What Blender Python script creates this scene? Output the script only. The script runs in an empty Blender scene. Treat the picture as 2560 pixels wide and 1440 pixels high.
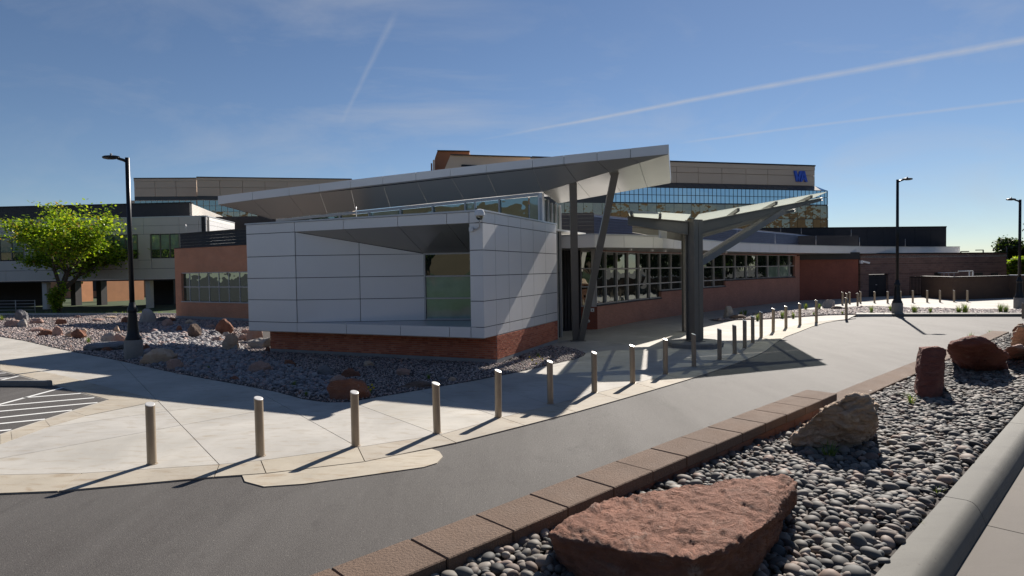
import bpy, bmesh, math, random
import numpy as np
from mathutils import Vector, Matrix, noise
random.seed(7); rng = np.random.default_rng(7)
SC = bpy.context.scene; COL = SC.collection

# ------------------------------------------------------------------ camera
FPX, EYE = 1539.0, 2.85
PITCH, ROLL = math.radians(1.67), math.radians(0.9)
fw = Vector((0, math.cos(PITCH), -math.sin(PITCH))); r0 = Vector((1, 0, 0)); u0 = r0.cross(fw)
rt = r0*math.cos(ROLL) - u0*math.sin(ROLL); up = u0*math.cos(ROLL) + r0*math.sin(ROLL)
cd = bpy.data.cameras.new("camera"); cam = bpy.data.objects.new("camera", cd); COL.objects.link(cam)
cd.sensor_width = 36; cd.lens = 36*FPX/2560; cd.clip_start = .1; cd.clip_end = 6000
cam.matrix_world = Matrix(((rt.x, up.x, -fw.x, 0), (rt.y, up.y, -fw.y, 0), (rt.z, up.z, -fw.z, EYE), (0, 0, 0, 1)))
SC.camera = cam

# ------------------------------------------------------------------ sun, exposure
SUN_AZ, SUN_EL = math.radians(27), math.radians(35)       # azimuth from +Y towards +X
sd = Vector((math.sin(SUN_AZ)*math.cos(SUN_EL), math.cos(SUN_AZ)*math.cos(SUN_EL), math.sin(SUN_EL)))
sl = bpy.data.lights.new("sun", 'SUN'); sl.energy = 5.0; sl.angle = math.radians(.5); sl.color = (1, .93, .84)
so = bpy.data.objects.new("sun", sl); COL.objects.link(so); so.rotation_euler = sd.to_track_quat('Z', 'Y').to_euler()
SC.view_settings.view_transform = 'Standard'; SC.view_settings.look = 'None'; SC.view_settings.gamma = 1
SC.view_settings.use_curve_mapping = False; SC.view_settings.exposure = 0.68

# ------------------------------------------------------------------ survey: a sight line through the photograph
def ray(x, y):
    return fw + rt*((x-1280)/FPX) - up*((y-720)/FPX)
def G(x, y, z=0.0):                                       # where it meets the level z
    d = ray(x, y); t = (z-EYE)/d.z; return Vector((d.x*t, d.y*t, z))
def D(x, y, dep):                                         # at a distance
    d = ray(x, y); t = dep/d.y; return Vector((d.x*t, dep, EYE+d.z*t))
def on(A, B, x, y):                                       # on the upright plane through A and B
    n = Vector((-(B[1]-A[1]), B[0]-A[0])); d = ray(x, y)
    t = (n.x*A[0]+n.y*A[1])/(n.x*d.x+n.y*d.y); return Vector((d.x*t, d.y*t, EYE+d.z*t))

# ------------------------------------------------------------------ node helpers
def new_mat(name):
    m = bpy.data.materials.new(name); m.use_nodes = True; nt = m.node_tree; nt.nodes.clear()
    o = nt.nodes.new('ShaderNodeOutputMaterial'); return m, nt, o
class NT:
    def __init__(s, nt): s.nt = nt
    def n(s, t, **k):
        nd = s.nt.nodes.new(t)
        for a, b in k.items():
            if a[0] == '_': continue
            setattr(nd, a, b)
        return nd
    def l(s, a, b): s.nt.links.new(a, b)
    def put(s, sock, v):
        if hasattr(v, 'links') or hasattr(v, 'is_output'): s.l(v, sock)
        else: sock.default_value = v
    def math(s, op, a, b=None, c=None, clamp=False):
        nd = s.n('ShaderNodeMath', operation=op, use_clamp=clamp); s.put(nd.inputs[0], a)
        if b is not None: s.put(nd.inputs[1], b)
        if c is not None: s.put(nd.inputs[2], c)
        return nd.outputs[0]
    def vdot(s, v, w):
        nd = s.n('ShaderNodeVectorMath', operation='DOT_PRODUCT'); s.put(nd.inputs[0], v); s.put(nd.inputs[1], w); return nd.outputs['Value']
    def mix(s, f, a, b, typ='MIX'):
        nd = s.n('ShaderNodeMix', data_type='RGBA', blend_type=typ); s.put(nd.inputs[0], f); s.put(nd.inputs[6], a); s.put(nd.inputs[7], b); return nd.outputs[2]
    def noise(s, vec, scale, detail=4, rough=.55, dist=0.0, out='Fac'):
        nd = s.n('ShaderNodeTexNoise'); s.l(vec, nd.inputs['Vector']); nd.inputs['Scale'].default_value = scale
        nd.inputs['Detail'].default_value = detail; nd.inputs['Roughness'].default_value = rough; nd.inputs['Distortion'].default_value = dist
        return nd.outputs[out]
    def ramp(s, f, stops):
        nd = s.n('ShaderNodeValToRGB'); s.l(f, nd.inputs[0]); e = nd.color_ramp.elements
        while len(e) < len(stops): e.new(.5)
        for i, (p, c) in enumerate(stops):
            e[i].position = p; e[i].color = c if len(c) == 4 else (*c, 1)
        return nd.outputs[0]
    def scale(s, vec, sc, rot=(0, 0, 0)):
        nd = s.n('ShaderNodeMapping'); s.l(vec, nd.inputs[0]); nd.inputs['Scale'].default_value = sc; nd.inputs['Rotation'].default_value = rot; return nd.outputs[0]
    def bump(s, h, strength, dist, prev=None):
        nd = s.n('ShaderNodeBump'); s.l(h, nd.inputs['Height']); nd.inputs['Strength'].default_value = strength; nd.inputs['Distance'].default_value = dist
        if prev is not None: s.l(prev, nd.inputs['Normal'])
        return nd.outputs[0]
    def pos(s): return s.n('ShaderNodeNewGeometry').outputs['Position']
    def uv(s): return s.n('ShaderNodeTexCoord').outputs['UV']
    def obj(s): return s.n('ShaderNodeTexCoord').outputs['Object']
    def pr(s, o, col, rough, metal=0.0, nor=None, spec=None, ior=None):
        p = s.n('ShaderNodeBsdfPrincipled'); s.put(p.inputs['Base Color'], col if not isinstance(col, tuple) else (*col[:3], 1))
        s.put(p.inputs['Roughness'], rough); s.put(p.inputs['Metallic'], metal)
        if nor is not None: s.l(nor, p.inputs['Normal'])
        if spec is not None: p.inputs['Specular IOR Level'].default_value = spec
        if ior is not None: p.inputs['IOR'].default_value = ior
        if o is not None: s.l(p.outputs[0], o.inputs[0])
        return p

# ------------------------------------------------------------------ world
w = bpy.data.worlds.new("World"); SC.world = w; w.use_nodes = True; wn = w.node_tree; wn.nodes.clear(); N = NT(wn)
wo = N.n('ShaderNodeOutputWorld'); bg = N.n('ShaderNodeBackground'); N.l(bg.outputs[0], wo.inputs[0]); bg.inputs[1].default_value = 0.066
sky = N.n('ShaderNodeTexSky', sky_type='NISHITA', sun_disc=False, sun_elevation=SUN_EL, sun_rotation=SUN_AZ, altitude=1400, air_density=1.0, dust_density=.12, ozone_density=2.6)
dirv = N.n('ShaderNodeTexCoord').outputs['Generated']
skyc = N.mix(1.0, sky.outputs[0], (.70, .71, .74, 1), 'MULTIPLY')
sep = N.n('ShaderNodeSeparateXYZ'); N.l(dirv, sep.inputs[0])
el = sep.outputs[2]
# thin cirrus, stretched along its drift
wisp = N.noise(N.scale(dirv, (1.6, 5.0, 7.0), (0, .3, .5)), 1.5, 7, .6, .5)
veil = N.noise(N.scale(dirv, (1, 1.4, 3.2)), 1.1, 4, .5)
cf = N.math('MULTIPLY', N.math('SUBTRACT', wisp, .47, clamp=True), N.math('SUBTRACT', veil, .38, clamp=True))
cf = N.math('MULTIPLY', cf, N.math('MULTIPLY', el, 17.0, clamp=True)); cf = N.math('MULTIPLY', cf, 8.0, clamp=True)
cf = N.math('MULTIPLY', cf, .55)
def contrail(a, b, width, amt, fade0, fade1, wob, grow=0.0):
    A = ray(*a).normalized(); B = ray(*b).normalized(); n = A.cross(B).normalized(); t = (B-A*A.dot(B)).normalized()
    L = math.acos(A.dot(B))
    wv = N.noise(dirv, wob[0], 3, .6); wv = N.math('MULTIPLY', N.math('SUBTRACT', wv, .5), wob[1])
    d = N.math('ABSOLUTE', N.math('ADD', N.vdot(dirv, tuple(n)), wv))
    al = N.math('DIVIDE', N.vdot(dirv, tuple(t)), math.sin(L))        # 0..1 along
    ww = N.math('ADD', N.math('MULTIPLY', N.math('MAXIMUM', al, 0.0), grow), width)
    f = N.math('SUBTRACT', 1.0, N.math('DIVIDE', d, ww), clamp=True)
    m0 = N.math('MULTIPLY_ADD', al, 1/fade0, 0.0, clamp=True); m1 = N.math('MULTIPLY_ADD', al, -1/fade1, (1+fade1)/fade1, clamp=True)
    front = N.math('GREATER_THAN', N.vdot(dirv, tuple(A)), .2)
    tx = N.math('ADD', N.math('MULTIPLY', N.noise(N.scale(dirv, (1, 1, 2)), 38, 5, .7), 1.3), .35)
    f = N.math('MULTIPLY', N.math('MULTIPLY', f, N.math('MULTIPLY', m0, m1)), N.math('MULTIPLY', front, tx))
    return N.math('MULTIPLY', f, amt)
c = contrail((1180, 352), (2600, 92), .0024, .46, .30, .4, (2.5, .010), .004)
for s in (((1690, 358), (2600, 245), .0022, .30, .12, .5, (3, .008), .001), ((850, 318), (972, 62), .004, .16, .3, .15, (5, .012), .003)):
    c = N.math('ADD', c, contrail(*s))
cf = N.math('ADD', cf, c, clamp=True)
cloud = N.mix(cf, skyc, (5.0, 5.1, 5.4, 1))
N.l(cloud, bg.inputs[0])

# ------------------------------------------------------------------ materials
M = {}
def simple(name, col, rough=.5, metal=0.0, var=.08, scale=3.0, bump=0.0, spec=None, fine=0.0):
    m, nt, o = new_mat(name); n = NT(nt); p = n.pos()
    f = n.noise(p, scale, 5, .6); c = n.mix(f, tuple(x*(1-var*1.6) for x in col)+(1,), tuple(min(1, x*(1+var*1.6)) for x in col)+(1,))
    nor = None
    if fine: c = n.mix(n.math('MULTIPLY', n.math('SUBTRACT', n.noise(p, 190, 2, .7), .4, clamp=True), fine), c, (col[0]*.3, col[1]*.3, col[2]*.3, 1))
    if bump: nor = n.bump(n.noise(p, 60, 4, .7), bump, .01)
    rg = n.math('ADD', n.math('MULTIPLY', n.noise(p, scale*2.2, 3), .16), rough-.08)
    n.pr(o, c, rg, metal, nor, spec); M[name] = m; return m
simple('panel', (.82, .80, .79), .42, .1, .035, .7)
simple('panel_warm', (.60, .56, .51), .6, 0, .05, .8)
simple('soffit', (.40, .385, .36), .34, .45, .03, .6)
simple('joint', (.025, .025, .028), .8)
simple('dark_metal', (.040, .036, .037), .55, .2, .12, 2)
simple('screen', (.028, .026, .031), .6, .1, .15, 1.5)
simple('rib_light', (.30, .31, .36), .4, .5, .1, 1.5)
simple('steel_paint', (.20, .185, .165), .42, .35, .1, 2.5)
simple('bollard_paint', (.34, .275, .20), .4, .2, .12, 6)
simple('bollard_cap', (.72, .70, .66), .35, .3, .06, 8)
simple('frame', (.50, .49, .49), .38, .1, .06, 3)
simple('lamp_black', (.012, .012, .014), .38, .3, .15, 5)
simple('coping', (.55, .55, .57), .35, .4, .05, 3)
simple('hospital_tan', (.74, .57, .42), .8, 0, .07, .12)
simple('hospital_brick', (.29, .135, .075), .85, 0, .1, .3)
simple('hospital_skirt', (.085, .085, .085), .45, .3, .1, .3)
simple('membrane', (.80, .79, .75), .7, 0, .05, .6)
simple('paint_white', (.78, .78, .76), .7, 0, .1, 9, fine=.8)
simple('white_plastic', (.75, .76, .78), .3)
simple('letter_blue', (.05, .14, .68), .4, .1)
simple('soil', (.055, .046, .042), .95, 0, .25, 4, .6)
simple('bark', (.085, .06, .045), .9, 0, .35, 9, .8)
simple('hill', (.075, .058, .032), 1, 0, .35, .01)
simple('back_grass', (.035, .055, .016), 1, 0, .3, .4)  # shade over the lawn is put into this dark green
simple('flower', (.7, .55, .03), .6)
simple('court_brick', (.62, .29, .15), .85, 0, .12, 1.2)
simple('pedestal', (.25, .24, .225), .85, 0, .2, 3.5, .5, fine=1.0)
simple('cap_block', (.175, .115, .080), .92, 0, .2, 2.2, 1.0, fine=2.2)
simple('block_face', (.25, .12, .075), .95, 0, .25, 5, 1.0, fine=1.5)
simple('foundation', (.33, .32, .32), .85, 0, .14, 1.4, .3, fine=.8)
simple('dry_leaf', (.30, .09, .03), .8, 0, .4, 40)

def concrete(name, col, warm, streak=1.0):
    m, nt, o = new_mat(name); n = NT(nt); p = n.pos()
    big = n.noise(p, .55, 6, .62, .4); mid = n.noise(n.scale(p, (1, 3.2, 1), (0, 0, .5)), 2.1, 6, .65, .5); fine = n.noise(p, 120, 3, .7)
    c = n.mix(n.math('MULTIPLY_ADD', n.math('SUBTRACT', big, .5), 3.2, .5, clamp=True), (*[x*.80 for x in col], 1), (*[x*1.1 for x in col], 1))
    c = n.mix(n.math('MULTIPLY', n.math('SUBTRACT', mid, .52, clamp=True), 3.0*streak), c, (*warm, 1))
    c = n.mix(n.math('MULTIPLY', n.math('SUBTRACT', fine, .56, clamp=True), 1.5), c, (.16, .145, .13, 1))
    pit = n.noise(p, 34, 3, .5); c = n.mix(n.math('MULTIPLY', n.math('SUBTRACT', pit, .66 if name in ('kerb_grey', 'walk') else .70, clamp=True), 9, clamp=True), c, (.10, .09, .08, 1))
    isl = n.n('ShaderNodeObjectInfo').outputs['Random']
    c = n.mix(1.0, c, n.mix(isl, (.93, .93, .94, 1), (1.04, 1.03, 1.0, 1)), 'MULTIPLY')
    nor = n.bump(n.noise(n.scale(p, (1, 9, 1), (0, 0, .9)), 70, 3, .6), .25, .004); n.pr(o, c, .82, 0, nor); M[name] = m
concrete('concrete', (.44, .42, .385), (.33, .285, .225), 1.5); concrete('kerb_tan', (.42, .375, .305), (.30, .235, .165), 1.8)
concrete('kerb_grey', (.15, .145, .128), (.11, .105, .095)); concrete('walk', (.115, .098, .084), (.09, .075, .064))

m, nt, o = new_mat('asphalt'); n = NT(nt); p = n.pos()
big = n.math('MULTIPLY_ADD', n.noise(n.scale(p, (1, .12, 1), (0, 0, -.72)), 1.1, 5, .6, .3), .5, n.math('MULTIPLY', n.noise(n.scale(p, (1, .45, 1), (0, 0, -.7)), .5, 6, .62, .8), .5)); fine = n.noise(p, 85, 3, .75); spk = n.noise(p, 42, 2, .5); blot = n.noise(n.scale(p, (1, .5, 1), (0, 0, -.6)), 1.9, 6, .72, .6)
c = n.mix(n.math('MULTIPLY_ADD', n.math('SUBTRACT', big, .5), 4.0, .5, clamp=True), (.043, .037, .034, 1), (.082, .075, .070, 1))
c = n.mix(n.math('MULTIPLY', n.math('SUBTRACT', fine, .5, clamp=True), 2.2, clamp=True), c, (.21, .20, .185, 1))
c = n.mix(n.math('MULTIPLY', n.math('SUBTRACT', spk, .66, clamp=True), 6, clamp=True), c, (.27, .25, .22, 1))
c = n.mix(n.math('MULTIPLY', n.math('SUBTRACT', blot, .56, clamp=True), 3.2, clamp=True), c, (.035, .03, .028, 1)); sc2_ = n.noise(n.scale(p, (1, 5, 1), (0, 0, -.9)), 5, 4, .6); c = n.mix(n.math('MULTIPLY', n.math('SUBTRACT', sc2_, .66, clamp=True), 4, clamp=True), c, (.17, .16, .15, 1))
n.pr(o, c, .8, 0, n.bump(fine, .7, .01)); M['asphalt'] = m

def brickmat(name, c1, c2, mortar, wx=.203, hy=.0677, ms=.010, soft=0):
    m, nt, o = new_mat(name); n = NT(nt); uv = n.uv()
    b = n.n('ShaderNodeTexBrick'); n.l(uv, b.inputs['Vector']); b.inputs['Scale'].default_value = 1.0
    b.inputs['Brick Width'].default_value = wx; b.inputs['Row Height'].default_value = hy; b.inputs['Mortar Size'].default_value = ms
    b.inputs['Color1'].default_value = (*c1, 1); b.inputs['Color2'].default_value = (*c2, 1); b.inputs['Mortar'].default_value = (*mortar, 1); b.inputs['Bias'].default_value = 0
    big = n.noise(n.pos(), .8, 5, .6); c = n.mix(1.0, b.outputs['Color'], n.ramp(big, [(.3, (.8, .8, .8)), (.7, (1.15, 1.12, 1.1))]), 'MULTIPLY')
    c = n.mix(.35, c, n.mix(n.noise(n.pos(), 14, 4, .7), (*c1, 1), (*c2, 1)))
    n.pr(o, c, .85, 0, n.bump(n.math('SUBTRACT', 1.0, b.outputs['Fac']), .6, .008)); M[name] = m
brickmat('brick', (.46, .16, .095), (.34, .11, .07), (.38, .31, .27))
brickmat('brick_left', (.72, .285, .13), (.57, .205, .09), (.52, .42, .36), ms=.012)
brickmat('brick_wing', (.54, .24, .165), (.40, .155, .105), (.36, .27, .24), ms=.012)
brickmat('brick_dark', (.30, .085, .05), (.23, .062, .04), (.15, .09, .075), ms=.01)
brickmat('brick_service', (.30, .17, .135), (.18, .10, .08), (.26, .20, .17), .6, .2, .02)
brickmat('wall_brown', (.125, .075, .048), (.10, .06, .042), (.085, .055, .04), .4, .2, .008)
def brickpiece():
    m, nt, o = new_mat('brick_piece'); n = NT(nt); r = n.n('ShaderNodeObjectInfo').outputs['Random']
    c = n.ramp(r, [(0, (.46, .13, .07)), (.5, (.60, .185, .10)), (1, (.66, .25, .145))]); c = n.mix(n.noise(n.pos(), 22, 4, .7), n.mix(1.0, c, (.8, .8, .8, 1), 'MULTIPLY'), c)
    n.pr(o, c, .85, 0, n.bump(n.noise(n.pos(), 160, 3), .4, .003)); M['brick_piece'] = m
    m, nt, o = new_mat('brick_pieces_far'); n = NT(nt); r = n.n('ShaderNodeNewGeometry').outputs['Random Per Island']
    c = n.ramp(r, [(0, (.46, .13, .07)), (.5, (.60, .185, .10)), (1, (.66, .25, .145))])
    n.pr(o, c, .85); M['brick_pieces_far'] = m
brickpiece()
simple('mortar', (.52, .43, .37), .9, 0, .1, 6)

def glass(name, base, fac, rough=.015, tint=(1, 1, 1), wav=.0, var=0.0):
    m, nt, o = new_mat(name); n = NT(nt); p = n.pos()
    bc = (*base, 1)
    if var:
        bc = n.mix(n.noise(p, var, 5, .6), (base[0]*.35, base[1]*.35, base[2]*.35, 1), (base[0]*1.8, base[1]*1.9, base[2]*1.7, 1))
    d = n.n('ShaderNodeBsdfDiffuse'); n.put(d.inputs[0], bc); g = n.n('ShaderNodeBsdfGlossy'); g.inputs[0].default_value = (*tint, 1); g.inputs[1].default_value = rough
    if wav: n.l(n.bump(n.noise(p, .9, 2, .4), 1.0, wav), g.inputs['Normal'])
    fr = n.n('ShaderNodeLayerWeight'); fr.inputs[0].default_value = .12
    f = n.math('ADD', n.math('MULTIPLY', fr.outputs['Fresnel'], 1-fac), fac, clamp=True)
    mx = n.n('ShaderNodeMixShader'); n.l(f, mx.inputs[0]); n.l(d.outputs[0], mx.inputs[1]); n.l(g.outputs[0], mx.inputs[2]); n.l(mx.outputs[0], o.inputs[0]); M[name] = m
glass('glass', (.012, .018, .016), .19, .01, (.92, 1, .97), .012)
glass('glass_teal', (.025, .045, .04), .24, .01, (.85, 1, .95), .012, .5)
glass('glass_blind', (.20, .26, .23), .14, .03, (.9, 1, .95), .01, .8)
glass('glass_mirror', (.02, .025, .025), .74, .01, (.62, .86, 1.0), .007)
glass('glass_bronze', (.03, .025, .015), .46, .015, (.66, .58, .44), .022)
simple('screen_blue', (.075, .08, .115), .45, .3, .15, 1.5)
glass('glass_office', (.07, .09, .06), .25, .02, (.9, 1, .9), .01, 1.2)
m, nt, o = new_mat('frosted_glass'); n = NT(nt)
d = n.n('ShaderNodeBsdfDiffuse'); d.inputs[0].default_value = (.80, .81, .77, 1); t = n.n('ShaderNodeBsdfTranslucent'); t.inputs[0].default_value = (.94, .96, .90, 1)
mx = n.n('ShaderNodeMixShader'); mx.inputs[0].default_value = .6; n.l(d.outputs[0], mx.inputs[1]); n.l(t.outputs[0], mx.inputs[2]); tp_ = n.n('ShaderNodeBsdfTransparent'); tp_.inputs[0].default_value = (.9, .95, .9, 1); m3 = n.n('ShaderNodeMixShader'); m3.inputs[0].default_value = .28; n.l(mx.outputs[0], m3.inputs[1]); n.l(tp_.outputs[0], m3.inputs[2]); n.l(m3.outputs[0], o.inputs[0]); M['frosted_glass'] = m

def stonemat(name, stops, src='island', rough=.7, spec=.35):
    m, nt, o = new_mat(name); n = NT(nt)
    r = n.n('ShaderNodeNewGeometry').outputs['Random Per Island'] if src == 'island' else n.n('ShaderNodeObjectInfo').outputs['Random']
    c = n.ramp(r, stops); c = n.mix(n.noise(n.pos(), 55, 3, .6), n.mix(1.0, c, (.72, .72, .72, 1), 'MULTIPLY'), c); n.pr(o, c, rough, 0, None, spec); M[name] = m
PEB = [(0, (.045, .043, .042)), (.2, (.12, .11, .10)), (.4, (.075, .08, .08)), (.6, (.20, .18, .155)), (.78, (.15, .105, .085)), (.9, (.34, .31, .27)), (1, (.26, .165, .125))]
stonemat('pebble', PEB); stonemat('pebble_piece', PEB, 'obj')
stonemat('gravel', [(0, (.13, .12, .125)), (.3, (.28, .24, .235)), (.6, (.43, .345, .325)), (.85, (.60, .52, .48)), (1, (.50, .30, .23))])
stonemat('cobble', [(0, (.15, .15, .165)), (.4, (.27, .26, .275)), (.75, (.40, .38, .38)), (1, (.42, .28, .25))])

def rockmat(name, a, b, c3, crack=1.0):
    m, nt, o = new_mat(name); n = NT(nt); p = n.obj()
    f1 = n.noise(p, 2.2, 6, .65, 1.2); f2 = n.noise(n.scale(p, (1, 1, 3.2), (.3, .2, 0)), 7, 6, .7, .6)
    c = n.mix(n.math('MULTIPLY_ADD', n.math('SUBTRACT', f1, .5), 3, .5, clamp=True), (*a, 1), (*b, 1))
    c = n.mix(n.math('MULTIPLY', n.math('SUBTRACT', f2, .55, clamp=True), 3.5, clamp=True), c, (*c3, 1))
    c = n.mix(n.math('MULTIPLY', n.math('SUBTRACT', n.noise(p, 26, 5, .75), .60, clamp=True), 3.0, clamp=True), c, (a[0]*.3, a[1]*.3, a[2]*.35, 1))
    if 'red' in name or 'pillar' in name:
        c = n.mix(n.math('MULTIPLY', n.math('SUBTRACT', n.noise(p, 3.4, 6, .8, .4), .60, clamp=True), 5, clamp=True), c, (.60, .50, .42, 1))
        c = n.mix(n.math('MULTIPLY', n.math('SUBTRACT', n.noise(p, 11, 6, .85), .62, clamp=True), 7, clamp=True), c, (.05, .035, .03, 1))
    nor = n.bump(n.noise(n.scale(p, (1, 1, 2.4), (.4, .2, 0)), 9, 7, .72, .8), 1.0*crack, .09); nor = n.bump(n.noise(p, 70, 4, .7), .5, .01, nor); n.pr(o, c, .85, 0, nor); M[name] = m
rockmat('rock_red', (.23, .095, .055), (.35, .155, .095), (.42, .27, .20))
rockmat('rock_pillar', (.23, .07, .05), (.31, .115, .08), (.34, .19, .15))
rockmat('rock_tan', (.60, .41, .28), (.72, .57, .43), (.48, .22, .10))
rockmat('rock_pink', (.48, .28, .215), (.58, .40, .33), (.62, .52, .45))
rockmat('rock_grey', (.20, .20, .215), (.31, .30, .30), (.42, .36, .32))
rockmat('rock_pale', (.44, .40, .36), (.54, .50, .46), (.40, .27, .21))
rockmat('rock_brown', (.17, .115, .085), (.24, .17, .13), (.30, .24, .20))

def leafmat(name, stops, tr=.45):
    m, nt, o = new_mat(name); n = NT(nt); r = n.n('ShaderNodeNewGeometry').outputs['Random Per Island']; c = n.ramp(r, stops)
    d = n.n('ShaderNodeBsdfDiffuse'); n.l(c, d.inputs[0]); t = n.n('ShaderNodeBsdfTranslucent'); n.l(n.mix(1.0, c, (1.5, 1.45, .6, 1), 'MULTIPLY'), t.inputs[0])
    mx = n.n('ShaderNodeMixShader'); mx.inputs[0].default_value = tr; n.l(d.outputs[0], mx.inputs[1]); n.l(t.outputs[0], mx.inputs[2])
    g = n.n('ShaderNodeBsdfGlossy'); g.inputs[1].default_value = .4; m2 = n.n('ShaderNodeMixShader'); m2.inputs[0].default_value = .04; n.l(mx.outputs[0], m2.inputs[1]); n.l(g.outputs[0], m2.inputs[2])
    n.l(m2.outputs[0], o.inputs[0]); M[name] = m
leafmat('leaf_lime', [(0, (.07, .14, .012)), (.35, (.17, .28, .02)), (.7, (.30, .42, .03)), (.9, (.40, .46, .06)), (1, (.25, .12, .03))], .5)
leafmat('leaf_dark', [(0, (.02, .04, .012)), (.6, (.045, .085, .02)), (1, (.09, .14, .03))], .35)
leafmat('blade', [(0, (.07, .13, .02)), (.7, (.13, .22, .04)), (1, (.28, .25, .10))], .4)

# ------------------------------------------------------------------ mesh helpers
def link(o, parent=None):
    COL.objects.link(o)
    if parent is not None: o.parent = parent
    return o
def mesh_from(name, V, F, mat, uvs=None, smooth=False):
    me = bpy.data.meshes.new(name); me.from_pydata([tuple(v) for v in V], [], F)
    if uvs is not None:
        ul = me.uv_layers.new(name='UVMap'); ul.data.foreach_set('uv', np.array(uvs, dtype=np.float32).ravel())
    if mat: me.materials.append(M[mat] if isinstance(mat, str) else mat)
    if smooth: me.polygons.foreach_set('use_smooth', [True]*len(me.polygons))
    me.update(); return me
def ob(name, V, F, mat, parent=None, uvs=None, smooth=False):
    return link(bpy.data.objects.new(name, mesh_from(name, V, F, mat, uvs, smooth)), parent)
def empty(name, loc=(0, 0, 0), rz=0.0):
    o = bpy.data.objects.new(name, None); COL.objects.link(o); o.location = loc; o.rotation_euler.z = rz; o.empty_display_size = .3; return o
def tag(o, label, cat, group=None):
    o['label'] = label; o['category'] = cat
    if group: o['group'] = group
    return o
def struct(o, label=None):
    o['kind'] = 'structure'
    if label: o['label'] = label
    return o
class MB:                                                  # collects geometry into one mesh
    def __init__(s): s.V = []; s.F = []; s.UV = []
    def add(s, V, F, UV=None):
        k = len(s.V); s.V += [tuple(v) for v in V]; s.F += [tuple(i+k for i in f) for f in F]
        s.UV += UV if UV else [(0, 0)]*sum(len(f) for f in F)
    def build(s, name, mat, parent=None, smooth=False): return ob(name, s.V, s.F, mat, parent, s.UV, smooth)
BF = [(0, 3, 2, 1), (4, 5, 6, 7), (0, 1, 5, 4), (1, 2, 6, 5), (2, 3, 7, 6), (3, 0, 4, 7)]
def box8(P):                                              # 4 base + 4 top points
    return list(P), BF
class Frame:                                              # an upright wall plane: s along, z up, o outwards
    def __init__(f, A, B, flip=False):
        f.A = Vector((A[0], A[1])); f.B = Vector((B[0], B[1])); f.u = (f.B-f.A).normalized(); f.L = (f.B-f.A).length
        f.n = Vector((f.u.y, -f.u.x)) * (-1 if flip else 1)
    def p(f, s, z, o=0.0):
        q = f.A+f.u*s+f.n*o; return Vector((q.x, q.y, z))
    def hit(f, x, y):
        q = on(f.A, f.B, x, y); return (Vector((q.x, q.y))-f.A).dot(f.u), q.z
    def s(f, x, y=640): return f.hit(x, y)[0]
    def slab_geo(f, s0, s1, z0, z1, o0, o1):
        P = [f.p(s0, z0, o1), f.p(s1, z0, o1), f.p(s1, z0, o0), f.p(s0, z0, o0), f.p(s0, z1, o1), f.p(s1, z1, o1), f.p(s1, z1, o0), f.p(s0, z1, o0)]
        c = [(s0, z0), (s1, z0), (s1, z0), (s0, z0), (s0, z1), (s1, z1), (s1, z1), (s0, z1)]
        UV = []
        for k, fc in enumerate(BF):
            for i in fc:
                if k in (0, 1): UV.append((c[i][0], o1 if i in (0, 1, 4, 5) else o0))
                elif k in (3, 5): UV.append((c[i][0]+(o1 if i in (0, 1, 4, 5) else o0), c[i][1]))
                else: UV.append(c[i])
        return P, BF, UV
    def slab(f, name, s0, s1, z0, z1, o0, o1, mat, parent=None):
        V, F, UV = f.slab_geo(s0, s1, z0, z1, o0, o1); return ob(name, V, F, mat, parent, UV)
def inset(pts, g):
    n = len(pts); nr = Vector((0, 0, 0))
    for i in range(1, n-1): nr += (pts[i]-pts[0]).cross(pts[i+1]-pts[0])
    nr.normalize(); out = []
    for i in range(n):
        a = (pts[i]-pts[i-1]).normalized(); b = (pts[(i+1) % n]-pts[i]).normalized()
        na, nb = nr.cross(a), nr.cross(b); k = (na+nb); d = 1+na.dot(nb)
        out.append(pts[i]+k*(g/max(d, .3)))
    return out, nr
def plate(name, pts, thick, mat, parent=None, g=.012, away=None):   # flat polygon with thickness behind it
    pts = [Vector(p) for p in pts]; q, nr = inset(pts, g)
    if away is not None and nr.dot(Vector(away)) < 0: nr = -nr
    n = len(q); V = q+[p+nr*thick for p in q]; F = [tuple(range(n)), tuple(range(2*n-1, n-1, -1))]+[(i, i+n, (i+1) % n+n, (i+1) % n) for i in range(n)]
    me = mesh_from(name, V, F, mat); bm = bmesh.new(); bm.from_mesh(me); bmesh.ops.recalc_face_normals(bm, faces=bm.faces); bm.to_mesh(me); bm.free()
    return link(bpy.data.objects.new(name, me), parent)
def prism(name, poly, z0, z1, mat, parent=None):          # polygon (may be concave) between two levels
    bm = bmesh.new(); vs = [bm.verts.new((p[0], p[1], z1)) for p in poly]; f = bm.faces.new(vs)
    if f.normal.z < 0 or f.calc_area() and (f.normal_update() or f.normal.z < 0): f.normal_flip()
    if z0 is not None:
        r = bmesh.ops.extrude_face_region(bm, geom=[f]); nv = [v for v in r['geom'] if isinstance(v, bmesh.types.BMVert)]
        for v in nv: v.co.z = z0
        bmesh.ops.recalc_face_normals(bm, faces=bm.faces)
    bmesh.ops.triangulate(bm, faces=[f for f in bm.faces if len(f.verts) > 4])
    me = bpy.data.meshes.new(name); bm.to_mesh(me); bm.free(); me.materials.append(M[mat]); return link(bpy.data.objects.new(name, me), parent)
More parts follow.
